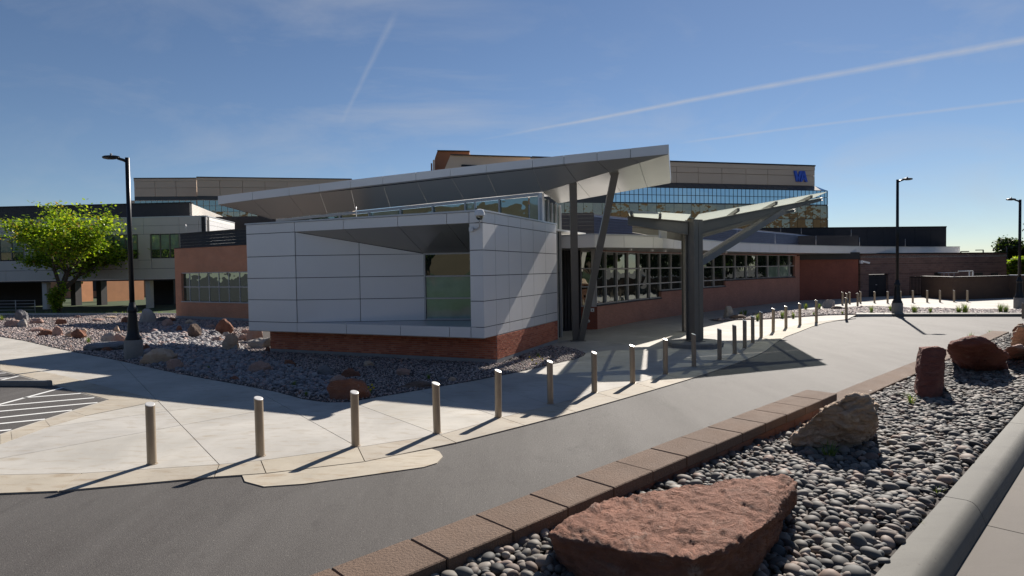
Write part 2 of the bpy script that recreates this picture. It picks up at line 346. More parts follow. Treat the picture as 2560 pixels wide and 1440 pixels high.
def tube_geo(path, radii, seg=8, cap=True):
    V, F = [], []; n = len(path); path = [Vector(p) for p in path]
    ref = Vector((0, 0, 1)) if abs((path[-1]-path[0]).normalized().z) < .9 else Vector((1, 0, 0))
    for i, p in enumerate(path):
        t = (path[min(i+1, n-1)]-path[max(i-1, 0)]).normalized(); a = t.cross(ref).normalized(); b = t.cross(a)
        for k in range(seg):
            th = 2*math.pi*k/seg; V.append(p+(a*math.cos(th)+b*math.sin(th))*radii[i])
    for i in range(n-1):
        for k in range(seg):
            k2 = (k+1) % seg; F.append((i*seg+k, i*seg+k2, (i+1)*seg+k2, (i+1)*seg+k))
    if cap: F.append(tuple(range(seg-1, -1, -1))); F.append(tuple((n-1)*seg+k for k in range(seg)))
    return V, F
def tube(name, path, radii, mat, parent=None, seg=8, smooth=True):
    if not isinstance(radii, (list, tuple)): radii = [radii]*len(path)
    V, F = tube_geo(path, radii, seg); return ob(name, V, F, mat, parent, None, smooth)
def lathe(name, prof, mat, parent=None, seg=16, square=False, smooth=True, loc=(0, 0, 0)):
    V, F = [], []
    for (r, z) in prof:
        for k in range(seg):
            th = 2*math.pi*(k+.5)/seg; V.append((loc[0]+r*math.cos(th), loc[1]+r*math.sin(th), loc[2]+z))
    n = len(prof)
    for i in range(n-1):
        for k in range(seg): k2 = (k+1) % seg; F.append((i*seg+k, i*seg+k2, (i+1)*seg+k2, (i+1)*seg+k))
    F.append(tuple(range(seg-1, -1, -1))); F.append(tuple((n-1)*seg+k for k in range(seg)))
    o = ob(name, V, F, mat, parent)
    if smooth:
        for p in o.data.polygons:
            if len(p.vertices) == 4: p.use_smooth = True
        o.data.set_sharp_from_angle(angle=math.radians(35))
    return o
def obox(name, c, ux, dims, mat, parent=None, uz=(0, 0, 1)):   # oriented box: centre, x axis, sizes
    c = Vector(c); ux = Vector(ux).normalized(); uz = Vector(uz); uy = uz.cross(ux).normalized(); uz = ux.cross(uy); a, b, h = [d/2 for d in dims]
    P = [c+ux*(sx*a)+uy*(sy*b)+uz*(sz*h) for sz in (-1, 1) for sx, sy in ((-1, -1), (1, -1), (1, 1), (-1, 1))]
    return ob(name, P, BF, mat, parent)

# ------------------------------------------------------------------ ground sheets
def P2(lst, z=0.0): return [G(x, y, z) for x, y in lst]
gnd = prism('ground', [(-900, -900), (900, -900), (900, 900), (-900, 900)], None, -.14, 'soil'); struct(gnd)
asp = prism('road', [(-45, -12), (70, -12), (70, 33.9), (-45, 33.9)], None, -.045, 'asphalt'); struct(asp, 'dark grey asphalt driveway curving past the entrance')

inner = [(-700, 1215), (-60, 1188), (205, 1183), (548, 1161), (652, 1151), (895, 1118), (1100, 1087), (1254, 1044), (1380, 1012), (1492, 982), (1590, 958), (1666, 937), (1735, 917), (1799, 899), (1840, 884), (1866, 870), (1886, 857), (1907, 844), (1936, 829), (1968, 820), (2003, 811), (2044, 804), (2118, 798)]
outer = [(-700, 1262), (-60, 1231), (145, 1223), (535, 1188), (665, 1179), (912, 1150), (1140, 1103), (1312, 1060), (1440, 1027), (1550, 996), (1640, 970), (1715, 948), (1780, 927), (1840, 906), (1888, 888), (1915, 875), (1938, 856), (1965, 840), (1995, 829), (2030, 815), (2065, 805), (2095, 800), (2140, 795)]
I3, O3 = P2(inner), P2(outer)
kerb = empty('kerb', (0, 0, 0)); struct(kerb, 'tan concrete kerb between sidewalk and asphalt driveway')
for i in range(len(I3)-1):
    q = [I3[i], I3[i+1], O3[i+1], O3[i]]; q, _ = inset(q, .007); zt = 0.0
    V = [Vector((p.x, p.y, -.16)) for p in q]+[Vector((p.x, p.y, zt if k < 2 else -.022)) for k, p in enumerate(q)]
    k = ob('kerb_stone', V, BF, 'kerb_tan', kerb)
apr = P2([(605, 1187), (612, 1203), (660, 1216), (760, 1209), (900, 1190), (1060, 1167), (1092, 1157), (1107, 1141), (1098, 1128), (1080, 1122), (912, 1153), (665, 1183)], -.03)
struct(prism('gutter_apron', apr, -.15, -.030, 'kerb_tan'), 'tan concrete gutter apron set into the asphalt')

# sidewalk: one outline cut along its joints into slabs
garden_edge = [(0, 842), (60, 852), (150, 873), (300, 902), (450, 935), (600, 962), (694, 980), (759, 998), (817, 1006), (874, 1005), (925, 996), (1033, 978), (1178, 953), (1308, 928), (1380, 911), (1435, 899), (1460, 889), (1464, 883), (1445, 875), (1417, 869), (1384, 865.7), (1330, 864)]
wall_side = [Vector((1.0, 24.5, 0)), Vector((2.2, 29.5, 0)), Vector((4.0, 29.2, 0)), Vector((7.4, 33.8, 0)), Vector((12.0, 39.5, 0)), Vector((19.0, 46.8, 0)), Vector((25, 52.5, 0)), Vector((40, 56, 0)), Vector((48, 50.5, 0))]
bed_edge = [(2600, 774), (2560, 774), (2418, 772.5), (2256, 768), (2198, 765), (2160, 765), (1884, 783), (1839, 790), (1770, 799.5), (1782, 802.6), (1803, 804), (1831, 801.6), (1853, 800.5), (1904, 799.5), (1985, 794.5), (2067, 789), (2140, 787.3)]
outline = list(reversed(I3)) + [Vector((-46, 15, 0)) , Vector((-46, 33, 0))] if 0 else None
left_ext = [G(-700, 1215), Vector((-20, 9.5, 0)), Vector((-34, 17.5, 0)), Vector((-34, 26, 0))]
poly = list(I3)[::-1] + left_ext[1:] + P2([(0, 842)])[:1]*0 + P2(garden_edge) + wall_side + P2(bed_edge)
bm = bmesh.new(); vs = [bm.verts.new((p.x, p.y, 0)) for p in poly]; face = bm.faces.new(vs); bmesh.ops.triangulate(bm, faces=bm.faces[:])
def cut(a, b):
    A, B = G(*a), G(*b); d = (B-A).normalized(); bmesh.ops.bisect_plane(bm, geom=bm.verts[:]+bm.edges[:]+bm.faces[:], plane_co=A, plane_no=(-d.y, d.x, 0))
# joints are drawn as straight saw cuts limited to their own strip of slab
def side(p, a, b):
    A, B = a, b; return (B.x-A.x)*(p.y-A.y)-(B.y-A.y)*(p.x-A.x)
cross = [((548, 1161), (400, 1008)), ((895, 1118), (643, 978)), ((1100, 1087), (905, 1015)), ((1254, 1044), (1085, 988)), ((1380, 1012), (1190, 955)), ((1492, 982), (1300, 933)), ((1666, 937), (1440, 899)), ((1799, 899), (1560, 862)), ((1866, 870), (1640, 842)), ((1907, 844), (1720, 830)), ((1968, 820), (1830, 812)), ((2044, 804), (1960, 798))]
cr = [(G(*a), G(*b)) for a, b in cross]
for a, b in cross: cut(a, b)
cut((0, 1146), (640, 1029)); cut((119, 1068), (655, 996)); cut((0, 884), (185, 866)); cut((1190, 955), (1960, 800)) ; cut((1500, 870), (2100, 742))
bm.faces.ensure_lookup_table()
# key every fragment by which side of each nearby cut it lies on; long crossings are ignored far away
along = [(G(0, 1146), G(640, 1029)), (G(119, 1068), G(655, 996)), (G(0, 884), G(185, 866)), (G(1190, 955), G(1960, 800)), (G(1500, 870), G(2100, 742))]
groups = {}
for f in bm.faces:
    c = f.calc_center_median(); key = sum(1 for a, b in cr if side(c, a, b) < 0)
    k2 = 0
    if key <= 1: k2 = (1 if side(c, *along[0]) > 0 else 0)+(1 if side(c, *along[1]) > 0 else 0)+(1 if side(c, *along[2]) > 0 else 0)
    elif key >= 6: k2 = (1 if side(c, *along[3]) > 0 else 0)+(1 if side(c, *along[4]) > 0 else 0)
    groups.setdefault((key, k2), []).append([v.co.copy() for v in f.verts])
bm.free()
walk = prism('sidewalk', poly, None, -.022, 'joint'); struct(walk, 'pale broom finished concrete sidewalk and plaza before the pavilion')
for key, fs in sorted(groups.items()):
    b2 = bmesh.new()
    for vv in fs:
        try: b2.faces.new([b2.verts.new(v) for v in vv])
        except ValueError: pass
    bmesh.ops.remove_doubles(b2, verts=b2.verts[:], dist=1e-4)
    bmesh.ops.dissolve_limit(b2, angle_limit=.01, verts=b2.verts[:], edges=b2.edges[:])
    if not b2.faces: b2.free(); continue
    bmesh.ops.recalc_face_normals(b2, faces=b2.faces[:])
    for f in b2.faces:
        if f.normal.z < 0: f.normal_flip()
    bmesh.ops.inset_region(b2, faces=b2.faces[:], thickness=.007, depth=0, use_boundary=True, use_even_offset=True)
    for e in [f for f in b2.faces if f.calc_area() < 1e-9]: pass
    # drop the inset rim to make a shallow groove
    rim = [v for v in b2.verts if v.is_boundary]
    for v in rim: v.co.z = -.020
    bmesh.ops.triangulate(b2, faces=[f for f in b2.faces if len(f.verts) > 4])
    me = bpy.data.meshes.new('slab'); b2.to_mesh(me); b2.free(); me.materials.append(M['concrete'])
    link(bpy.data.objects.new('slab', me), walk)
# hatched parking bay sunk into the walk
bay = P2([(-700, 880), (-250, 895), (0, 927), (79, 948), (134, 963), (200, 983), (267, 1000), (180, 1026), (112, 1048), (27, 1076), (0, 1085), (-250, 1170), (-700, 1200)], 0)
bayo = prism('parking_bay', bay, None, .004, 'asphalt'); struct(bayo, 'asphalt parking bay with white hatching beside the walk')
band = P2([(-250, 868), (0, 905), (200, 951), (400, 1001), (430, 1030)], 0); 
kb = P2([(-250, 893), (0, 925), (79, 946), (134, 961), (200, 981), (272, 1000), (181, 1029), (112, 1051), (27, 1079), (0, 1088), (-120, 1130)], 0)
bk = empty('bay_kerb'); struct(bk, 'tan concrete edging round the parking bay')
kb_o = P2([(-250, 868), (0, 905), (96, 927), (165, 942), (240, 961), (402, 1002), (215, 1040), (125, 1066), (30, 1100), (0, 1111), (-120, 1158)], 0)
for i in range(len(kb)-1):
    q, _ = inset([kb[i], kb[i+1], kb_o[i+1], kb_o[i]], .004)
    V = [Vector((p.x, p.y, -.01)) for p in q]+[Vector((p.x, p.y, .009)) for p in q]; ob('kerb_stone', V, BF, 'kerb_tan', bk)
def zq(x, y): return G(x/5.54, 860+y/5.54, .008)
for a, b in (((870, 603), (-300, 915)), ((1120, 683), (300, 745)), ((1305, 743), (-300, 880)), ((1350, 810), (-300, 958)), ((995, 915), (-300, 1050)), ((620, 1040), (-300, 1132)), ((150, 1187), (-300, 1226)), ((250, 445), (-300, 570)), ((100, 470), (-300, 480)), ((80, 400), (-300, 420))):
    A, B = zq(*a), zq(*b); d = (B-A).normalized(); n_ = Vector((-d.y, d.x, 0))*.05
    ob('painted_stripe', [A-n_, B-n_, B+n_, A+n_], [(0, 1, 2, 3)], 'paint_white', bayo)
# far kerb, planting bed soil, drive beyond
bed_right = prism('planting_bed', P2([(2600, 774), (2560, 774), (2418, 772.5), (2256, 768), (2198, 765), (2160, 765), (1884, 783), (1839, 790), (1770, 799.5), (1782, 802.6), (1803, 804), (1831, 801.6), (1853, 800.5), (1904, 799.5), (1985, 794.5), (2067, 789), (2160, 786), (2194, 786), (2320, 786), (2600, 786)]), None, .005, 'soil'); struct(bed_right, 'dark gravel planting bed behind the bollards')
fk = empty('far_kerb'); struct(fk, 'grey kerb along the far side of the driveway')
fx = [2140, 2210, 2230, 2325, 2440, 2600]
for i in range(5):
    q, _ = inset(P2([(fx[i], 786.3), (fx[i+1], 786.3), (fx[i+1], 789.5), (fx[i], 789.5)]), .012)
    ob('kerb_stone', [Vector((p.x, p.y, -.1)) for p in q]+[Vector((p.x, p.y, .10)) for p in q], BF, 'kerb_grey' if i > 1 else 'concrete', fk)
gard = prism('garden_bed', P2(garden_edge)+[Vector((1.4, 23.2, 0)), Vector((-.4, 18.5, 0)), Vector((-9, 22.5, 0)), Vector((-12, 40, 0)), Vector((-24.5, 44.6, 0)), Vector((-40, 48, 0)), Vector((-62, 52, 0)), Vector((-48, 30, 0)), Vector((-34, 26, 0))], None, .006, 'soil'); struct(gard, 'gravel and boulder garden sloping round the pavilion')
nk = empty('lawn_kerb'); struct(nk, 'pale concrete kerb behind the gravel garden')
La, Lb = Vector((-62, 52.0, 0)), G(440, 787)+Vector((3, -.9, 0)); LF = Frame(La, Lb)
for i in range(12):
    LF.slab('kerb_stone', LF.L*i/12+.01, LF.L*(i+1)/12-.01, -.1, .14, -.25, 0, 'coping', nk)
lawn = prism('lawn', [(-62, 52.3), (-24, 44.9), (-21, 44), (-15, 70), (-20, 110), (-90, 110), (-100, 60)], None, .01, 'back_grass'); struct(lawn)
terr = prism('terrace', [(-7.5, -3.4), (-.5, 3.1), (3.6, 6.9), (13.4, 16.2), (15.5, 14.5), (40, 22), (260, 20), (260, -280), (-260, -280), (-260, -3.4)], -.1, 1.10, 'back_grass'); struct(terr, 'raised grassed terrace the camera stands on')
wlk2 = [Vector((2.33-14.4, 3.26-13.8, 0)), Vector((2.33, 3.26, 0)), Vector((4.62, 5.54, 0)), Vector((17.5, 17.9, 0)), Vector((18.7, 16.4, 0)), Vector((-10.4, -12.4, 0))]
# ------------------------------------------------------------------ near terrace: retaining wall, planter, kerb, walk
du = Vector((.721, .693)).normalized(); dn = Vector((.693, -.721)).normalized()      # along the wall, towards the walk
W0 = Vector((-.62, 3.22))
def TW(s, o, z): q = W0+du*s+dn*o; return Vector((q.x, q.y, z))
rw = empty('retaining_wall', (0, 0, 0)); tag(rw, 'low brown split block retaining wall with cap stones stepping down along the driveway', 'retaining wall')
def wallblock(s0, s1, o0, o1, z0, z1, name, mat):
    P = [TW(s0, o0, z0), TW(s1, o0, z0), TW(s1, o1, z0), TW(s0, o1, z0), TW(s0, o0, z1), TW(s1, o0, z1), TW(s1, o1, z1), TW(s0, o1, z1)]
    me = mesh_from(name, P, BF, mat); bm = bmesh.new(); bm.from_mesh(me); bmesh.ops.recalc_face_normals(bm, faces=bm.faces)
    bmesh.ops.bevel(bm, geom=bm.edges[:], offset=.006, segments=1, affect='EDGES'); bm.to_mesh(me); bm.free(); return link(bpy.data.objects.new(name, me), rw)
S_STEP = (Vector((3.54, 6.9))-W0).dot(du)
nb = 15; bl = .457
for i in range(nb):
    s1 = S_STEP-i*bl; j = random.uniform(-.004, .004); wallblock(s1-bl+.003, s1-.003, j, .33+j, 1.335, 1.42+random.uniform(-.002, .002), 'cap_block', 'cap_block')
    wallblock(s1-bl*.5-bl+.003, s1-bl*.5-.003, .012+j, .315, 1.14, 1.332, 'wall_block', 'block_face')
for i in range(26):
    s0 = S_STEP+i*bl; j = random.uniform(-.004, .004); zz = 1.25-.004*i; wallblock(s0+.003, s0+bl-.003, j, .33+j, zz-.085, zz, 'cap_block', 'cap_block')
    wallblock(s0+.003, s0+bl-.003, .012, .315, zz-.28, zz-.088, 'wall_block', 'block_face')
for i in range(26): wallblock(-9+i*bl*2, -9+i*bl*2+bl*2-.004, .02, .32, -.1, 1.13 if -9+(i+1)*bl*2 < S_STEP else .95, 'wall_block', 'block_face')
def pedz(s, o=.3):
    zw = np.interp(s, [-3, 0, 5.2, 17], [1.34, 1.33, 1.20, 1.08]); return zw+(1.285-.004*max(0, s)-zw)*(o-.3)/1.5
KO = 1.80                                                # kerb offset from W0 line
soil = MB()
for i in range(24):
    s0, s1 = -9+i*1.2, -9+(i+1)*1.2
    soil.add([TW(s0, .3, pedz(s0)), TW(s0, KO+.05, pedz(s0, 1.85)), TW(s1, KO+.05, pedz(s1, 1.85)), TW(s1, .3, pedz(s1))], [(0, 1, 2, 3)])
planter = soil.build('planter_bed', 'soil'); struct(planter, 'river pebble planter between retaining wall and kerb')
nkb = empty('walk_kerb'); struct(nkb, 'rounded grey concrete kerb edging the near walk')
prof = [(KO, 1.0), (KO, 1.285), (KO+.008, 1.30), (KO+.13, 1.305), (KO+.16, 1.298), (KO+.185, 1.275), (KO+.205, 1.24), (KO+.23, 1.175), (KO+.23, 1.0)]
js = [(Vector((G(2358, 1240, 1.3).x, G(2358, 1240, 1.3).y))-W0).dot(du), (Vector((G(2522, 1056, 1.3).x, G(2522, 1056, 1.3).y))-W0).dot(du)]
jl = js[1]-js[0]; ks = [js[0]+jl*k for k in range(-5, 9)]
for a, b in zip(ks, ks[1:]):
    mb = MB(); L_ = 6
    for i in range(L_+1):
        s_ = a+.004+(b-a-.008)*i/L_
        mb.V += [tuple(TW(s_, o_, z_)) for o_, z_ in prof]
    n_ = len(prof); mb.F = [(i*n_+k, i*n_+k+1, (i+1)*n_+k+1, (i+1)*n_+k) for i in range(L_) for k in range(n_-1)]+[tuple(range(n_-1, -1, -1)), tuple(L_*n_+k for k in range(n_))]
    mb.UV = [(0, 0)]*sum(len(f) for f in mb.F); o_ = mb.build('kerb_stone', 'kerb_grey', nkb, True); o_.data.set_sharp_from_angle(angle=math.radians(50))
nw = empty('near_walk'); struct(nw, 'tan concrete walk at the lower right corner')
for a, b in zip(ks, ks[1:]):
    ob('slab', [TW(a+.005, KO+.232, 1.0), TW(b-.005, KO+.232, 1.0), TW(b-.005, KO+2.0, 1.0), TW(a+.005, KO+2.0, 1.0), TW(a+.005, KO+.232, 1.17), TW(b-.005, KO+.232, 1.17), TW(b-.005, KO+2.0, 1.17), TW(a+.005, KO+2.0, 1.17)], BF, 'walk', nw)

# ------------------------------------------------------------------ pavilion
Cc = Vector(D(1211, 846, 18.0)[:2]); Ll = Vector(D(622, 827, 18*1.206)[:2]); Rr = Vector(D(1394, 801, 24.0)[:2])
FF = Frame(Ll, Cc); FS = Frame(Cc, Rr); u2 = FF.u; p2 = -FF.n; v2 = FS.u
if FF.n.y > 0: FF = Frame(Ll, Cc, True)
if FS.n.x < 0: FS = Frame(Cc, Rr, True)
p2 = -FF.n
pav = empty('entrance_pavilion', (Cc.x, Cc.y, 0)); tag(pav, 'white metal panelled entrance pavilion with cut-out window bay and soaring tilted roof', 'building')
PV = pav; pav.location = (0, 0, 0)
ZR = [.86, 1.18, 1.95, 2.70, 3.45, 4.25, 4.58]
s738, s1175 = FF.s(738), FF.s(1174); Lf, Lsd = FF.L, FS.L
JG = .011
def panels(fr, ss, zz, o0=-.03, o1=0.0, name='wall_panel', mat='panel', par=None):
    for a, b in zip(ss, ss[1:]):
        for c_, d_ in zip(zz, zz[1:]): fr.slab(name, a+JG, b-JG, c_+JG, d_-JG, o0, o1, mat, par or PV)
panels(FF, [0, s738], ZR); panels(FF, [s1175, Lf], ZR)
panels(FF, [s738]+[FF.s(x) for x in (860, 996, 1118)]+[s1175], [4.25, 4.58]); panels(FF, [s738]+[FF.s(x) for x in (862, 997, 1120)]+[s1175], [.86, 1.18])
panels(FS, [0]+[FS.s(x) for x in (1238.7, 1271.7, 1302.9, 1333.6, 1364)]+[Lsd], ZR)
FF.slab('wall_core', .02, s738-.02, .88, 4.56, -.28, -.032, 'joint', PV); FF.slab('wall_core', s738-.01, s1175+.01, 4.27, 4.56, -.3, -.031, 'joint', PV)
FF.slab('wall_core', s738-.01, s1175+.01, .88, 1.165, -.3, -.031, 'joint', PV); FF.slab('wall_core', s1175+.02, Lf-.04, .88, 4.56, -.25, -.032, 'joint', PV)
FS.slab('wall_core', .02, Lsd, .88, 4.56, -.27, -.031, 'joint', PV)
LS = Frame(Ll, Ll+v2*14); 
if LS.n.x > 0: LS = Frame(Ll, Ll+v2*14, True)
panels(LS, [0, 2.2, 4.4, 6.6, 8.8, 11], ZR); LS.slab('wall_core', .02, 12, .88, 4.56, -.27, -.031, 'joint', PV)
FF.slab('coping', -.03, Lf+.03, 4.58, 4.63, -.22, .03, 'coping', PV); FS.slab('coping', .031, Lsd, 4.58, 4.63, -.22, .03, 'coping', PV)
roofp = [Ll+p2*.2, Cc+p2*.2-u2*.2, Rr-u2*.2, Rr+v2*4, Ll+v2*14]
prism('flat_roof', roofp, 4.40, 4.46, 'membrane', PV)
prism('floor_slab', [Ll+p2*.03+u2*.02, Cc+p2*.03-u2*.04, Rr-u2*.04, Ll+v2*10], .845, .878, 'soffit', PV)
# recess
A_t, A_b = FF.p(s738, 4.25, -.02), FF.p(s738, 1.18, -.02)
J = G(1062, 801, 1.18); Jt = Vector((J.x, J.y, EYE+(678.5-633)/FPX*J.y*1.0)); W = G(1174, 801, 1.18); Wd = (W-J); 
FRc = Frame(A_b[:2], J[:2]); FRc = FRc if FRc.n.y < 0 else Frame(A_b[:2], J[:2], True)
W2 = Frame(J[:2], W[:2]); W2 = W2 if W2.n.y < 0 else Frame(J[:2], W[:2], True)
sEnd = W2.s(1230); Wt = W2.p(W2.s(1174), Jt.z+.01)
def ctop(s): return 4.25+(Jt.z-4.25)*s/FRc.L
sj = FRc.s(898)
for a, b in ((0.0, sj), (sj, FRc.L)):
    zs = ZR[1:]
    for z0, z1 in zip(zs, zs[1:]):
        ta, tb = min(z1, ctop(a)), min(z1, ctop(b))
        if ta <= z0+.03 and tb <= z0+.03: continue
        if tb > z0+.02:
            pts = [FRc.p(a, z0), FRc.p(b, z0), FRc.p(b, tb), FRc.p(a, ta)]
            if tb < z1 and ta >= z1-1e-6:
                sx = (z1-4.25)/(Jt.z-4.25)*FRc.L
                if sx > a+.02: pts = [FRc.p(a, z0), FRc.p(b, z0), FRc.p(b, tb), FRc.p(sx, z1), FRc.p(a, z1)]
        else:
            sx = (z0-4.25)/(Jt.z-4.25)*FRc.L
            pts = [FRc.p(a, z0), FRc.p(min(b, sx), z0), FRc.p(a, min(z1, ctop(a)))]
            if ctop(a) > z1:
                sx2 = (z1-4.25)/(Jt.z-4.25)*FRc.L; pts = [FRc.p(a, z0), FRc.p(min(b, sx), z0), FRc.p(sx2, z1), FRc.p(a, z1)]
        plate('recess_panel', pts, .04, 'panel', PV, JG, away=(0, 1, 0))
plate('recess_backing', [FRc.p(0, 1.1, -.045), FRc.p(FRc.L, 1.1, -.045), FRc.p(FRc.L, Jt.z+.1, -.045), FRc.p(0, 4.3, -.045)], .05, 'joint', PV, 0, away=(0, 1, 0))
f_ = lambda x: FF.p(FF.s(x), 4.25, -.02)
def bpt(x): s = FRc.s(x); return FRc.p(s, ctop(s))
We = W2.p(sEnd, Jt.z); Fe = FF.p(FF.s(1209), 4.25, -.25)
for pts in ([A_t, f_(862), bpt(896)], [f_(862), f_(997), Jt, bpt(896)], [f_(997), f_(1119), Wt, Jt], [f_(1119), FF.p(s1175+.2, 4.25, -.02), We, Wt]):
    plate('recess_soffit', pts, .03, 'soffit', PV, .009, away=(0, 0, 1))
plate('recess_floor', [A_b, FF.p(s1175+.2, 1.18, -.02), W2.p(sEnd, 1.18), J], .03, 'coping', PV, .004, away=(0, 0, -1))
plate('soffit_backing', [A_t+Vector((0, 0, .05)), FF.p(s1175+.25, 4.3, -.05), We+Vector((0, .05, .06)), Jt+Vector((0, .05, .06))], .05, 'joint', PV, 0, away=(0, 0, 1))
win = W2.slab('bay_window', 0, sEnd, 1.10, Jt.z+.02, -.09, -.06, 'frame', PV)
zz = [1.22, 1.93, 2.68, Jt.z-.03]
for k, mt in enumerate(('glass_blind', 'glass_blind', 'glass')):
    W2.slab('pane', .07, sEnd-.03, zz[k]+.025, zz[k+1]-.025, -.058, -.03, mt, win)
for z_ in zz: W2.slab('frame_bar', 0, sEnd, z_-.024, z_+.024, -.057, .015, 'frame', win)
W2.slab('frame_bar', 0.002, .055, 1.25, Jt.z, -.056, .03, 'frame', win)
# brick base with picked-out bricks
rec = .86
bA = FF.p(FF.s(676)-.0, 0, -rec); bC = FS.p(rec, 0, 0)
b0 = Vector(on(Ll+p2*rec, Cc+p2*rec, 676, 880)[:2]); b1 = Vector(FS.p(rec, 0)[:2]); FB = Frame(b0, b1); FB = FB if FB.n.y < 0 else Frame(b0, b1, True)
FB2 = Frame(b1, Rr); FB2 = FB2 if FB2.n.x > 0 else Frame(b1, Rr, True)
for fr, nm in ((FB, 0), (FB2, 1)):
    fr.slab('mortar_wall', 0.0, fr.L-(.012 if nm == 0 else 0), .12, .845, -.24, -.013, 'mortar', PV)
    fr.slab('foundation', 0 if nm == 0 else -.02, fr.L, -.15, .118, -.26, .012 if nm == 0 else .010, 'foundation', PV)
bl_, bh_ = .203, .0677
bricks = []
for fr, far in ((FB, 0), (FB2, 1)):
    for r in range(11):
        z0 = .124+r*.0655; off = 0 if r % 2 == 0 else -bl_/2; k = 0
        while off+k*bl_ < fr.L-.01:
            a, b = max(off+k*bl_, 0)+.005, min(off+(k+1)*bl_, fr.L)-.005; k += 1
            if b-a < .04: continue
            c_ = fr.p((a+b)/2, z0+.03); bricks.append((c_.length, fr, a, b, z0))
bricks.sort(key=lambda t: t[0]); cache = {}; far_b = MB()
for i, (d_, fr, a, b, z0) in enumerate(bricks):
    L_ = round(b-a, 3); pr_ = random.uniform(-.0015, .0015)
    if i < 300:
        if L_ not in cache:
            cache[L_] = mesh_from('brick', [(x, y, z) for z in (0, .057) for x, y in ((-L_/2, -.012), (L_/2, -.012), (L_/2, 0), (-L_/2, 0))], BF, 'brick_piece')
        o = bpy.data.objects.new('brick', cache[L_]); o.location = fr.p((a+b)/2, z0, .0+pr_-.001); o.rotation_euler.z = math.atan2(fr.u.y, fr.u.x); 
        if fr.n.dot(Vector((fr.u.y, -fr.u.x))) < 0: o.rotation_euler.z += math.pi
        link(o, PV)
    else:
        V, F, UV = fr.slab_geo(a, b, z0, z0+.057, -.014, pr_-.001); far_b.add(V, F, UV)
o = far_b.build('brick_field', 'brick_pieces_far', PV); o['kind'] = 'stuff'
fb3 = Frame(b0, b0+v2*6); fb3 = fb3 if fb3.n.x < 0 else Frame(b0, b0+v2*6, True)
fb3.slab('base_wall', .01, 6, .12, .85, -.2, -.001, 'brick', PV)

# tilted roof
FRx = Vector((5.305, 20.67)); FK = Frame(FRx-u2*22, FRx); FK = FK if FK.n.y < 0 else Frame(FRx-u2*22, FRx, True)
jx = [543, 630, 722, 798, 876, 957, 1040, 1126, 1216.5, 1331.5, 1410.5, 1493, 1576.5, 1672]
zt_ = np.interp(jx, [543, 630, 878, 1125, 1410, 1672], [6.54, 6.60, 6.74, 6.84, 6.93, 6.97]); zb_ = np.interp(jx, [543, 630, 878, 1125, 1410, 1672], [6.13, 6.22, 6.40, 6.52, 6.61, 6.63])
sK = [FK.s(x, 450) for x in jx]
for i in range(len(jx)-1):
    plate('fascia_panel', [FK.p(sK[i], zb_[i]), FK.p(sK[i+1], zb_[i+1]), FK.p(sK[i+1], zt_[i+1]), FK.p(sK[i], zt_[i])], .04, 'panel', PV, .010, away=(0, 1, 0))
plate('fascia_backing', [FK.p(sK[0]+.02, zb_[0]+.02, -.045), FK.p(sK[-1]-.02, zb_[-1]+.02, -.045), FK.p(sK[-1]-.02, zt_[-1]-.02, -.045), FK.p(sK[0]+.02, zt_[0]-.02, -.045)], .04, 'joint', PV, 0, away=(0, 1, 0))
K1 = Vector((1.20, 23.43, 5.79)); KL = Vector((-11.2, 28.98, 5.40)); FKc = Frame(KL[:2], K1[:2]); FKc = FKc if FKc.n.y < 0 else Frame(KL[:2], K1[:2], True)
kx = [683, 683, 762, 818, 889, 976, 1069, 1161, 1244, 1354]
kp = []
for i, x in enumerate(kx):
    s_ = FKc.s(x, 520); kp.append(FKc.p(s_, KL.z+(K1.z-KL.z)*s_/FKc.L))
kp[-1] = K1.copy()
fbt = [FK.p(sK[i], zb_[i]+.004, -.0) for i in range(len(jx))]
for i in range(9):
    if i == 0: pts = [fbt[0], fbt[1], kp[1]]
    else: pts = [fbt[i], fbt[i+1], kp[min(i+1, 9)], kp[i]]
    plate('soffit_panel', pts, .03, 'soffit', PV, .008, away=(0, 0, 1))
# dark front facet right of the clerestory corner fans to the tip; the pale facet lies behind the crease
FRb = fbt[-1]; crease = [K1+(FRb-K1)*t for t in (0, .30, .56, .79, 1)]
for i, (a, b) in enumerate(zip(range(9, 13), range(0, 4))):
    pts = [fbt[a], fbt[a+1], crease[b+1], crease[b]] if i < 3 else [fbt[a], fbt[a+1], crease[b]]
    plate('soffit_panel', pts, .03, 'soffit', PV, .008, away=(0, 0, 1))
K2 = on(K1[:2], (K1+Vector((v2.x, v2.y, 0)))[:2], 1395, 508.5)
BR = D(1677, 457.5, 23.7)
back = [K2+(BR-K2)*t for t in (0, .30, .57, .80, 1)]
for i in range(4): plate('underside_panel', [crease[i], crease[i+1], back[i+1], back[i]] if i < 3 else [crease[i], crease[i+1], back[i+1], back[i]], .03, 'soffit', PV, .006, away=(0, 0, 1))
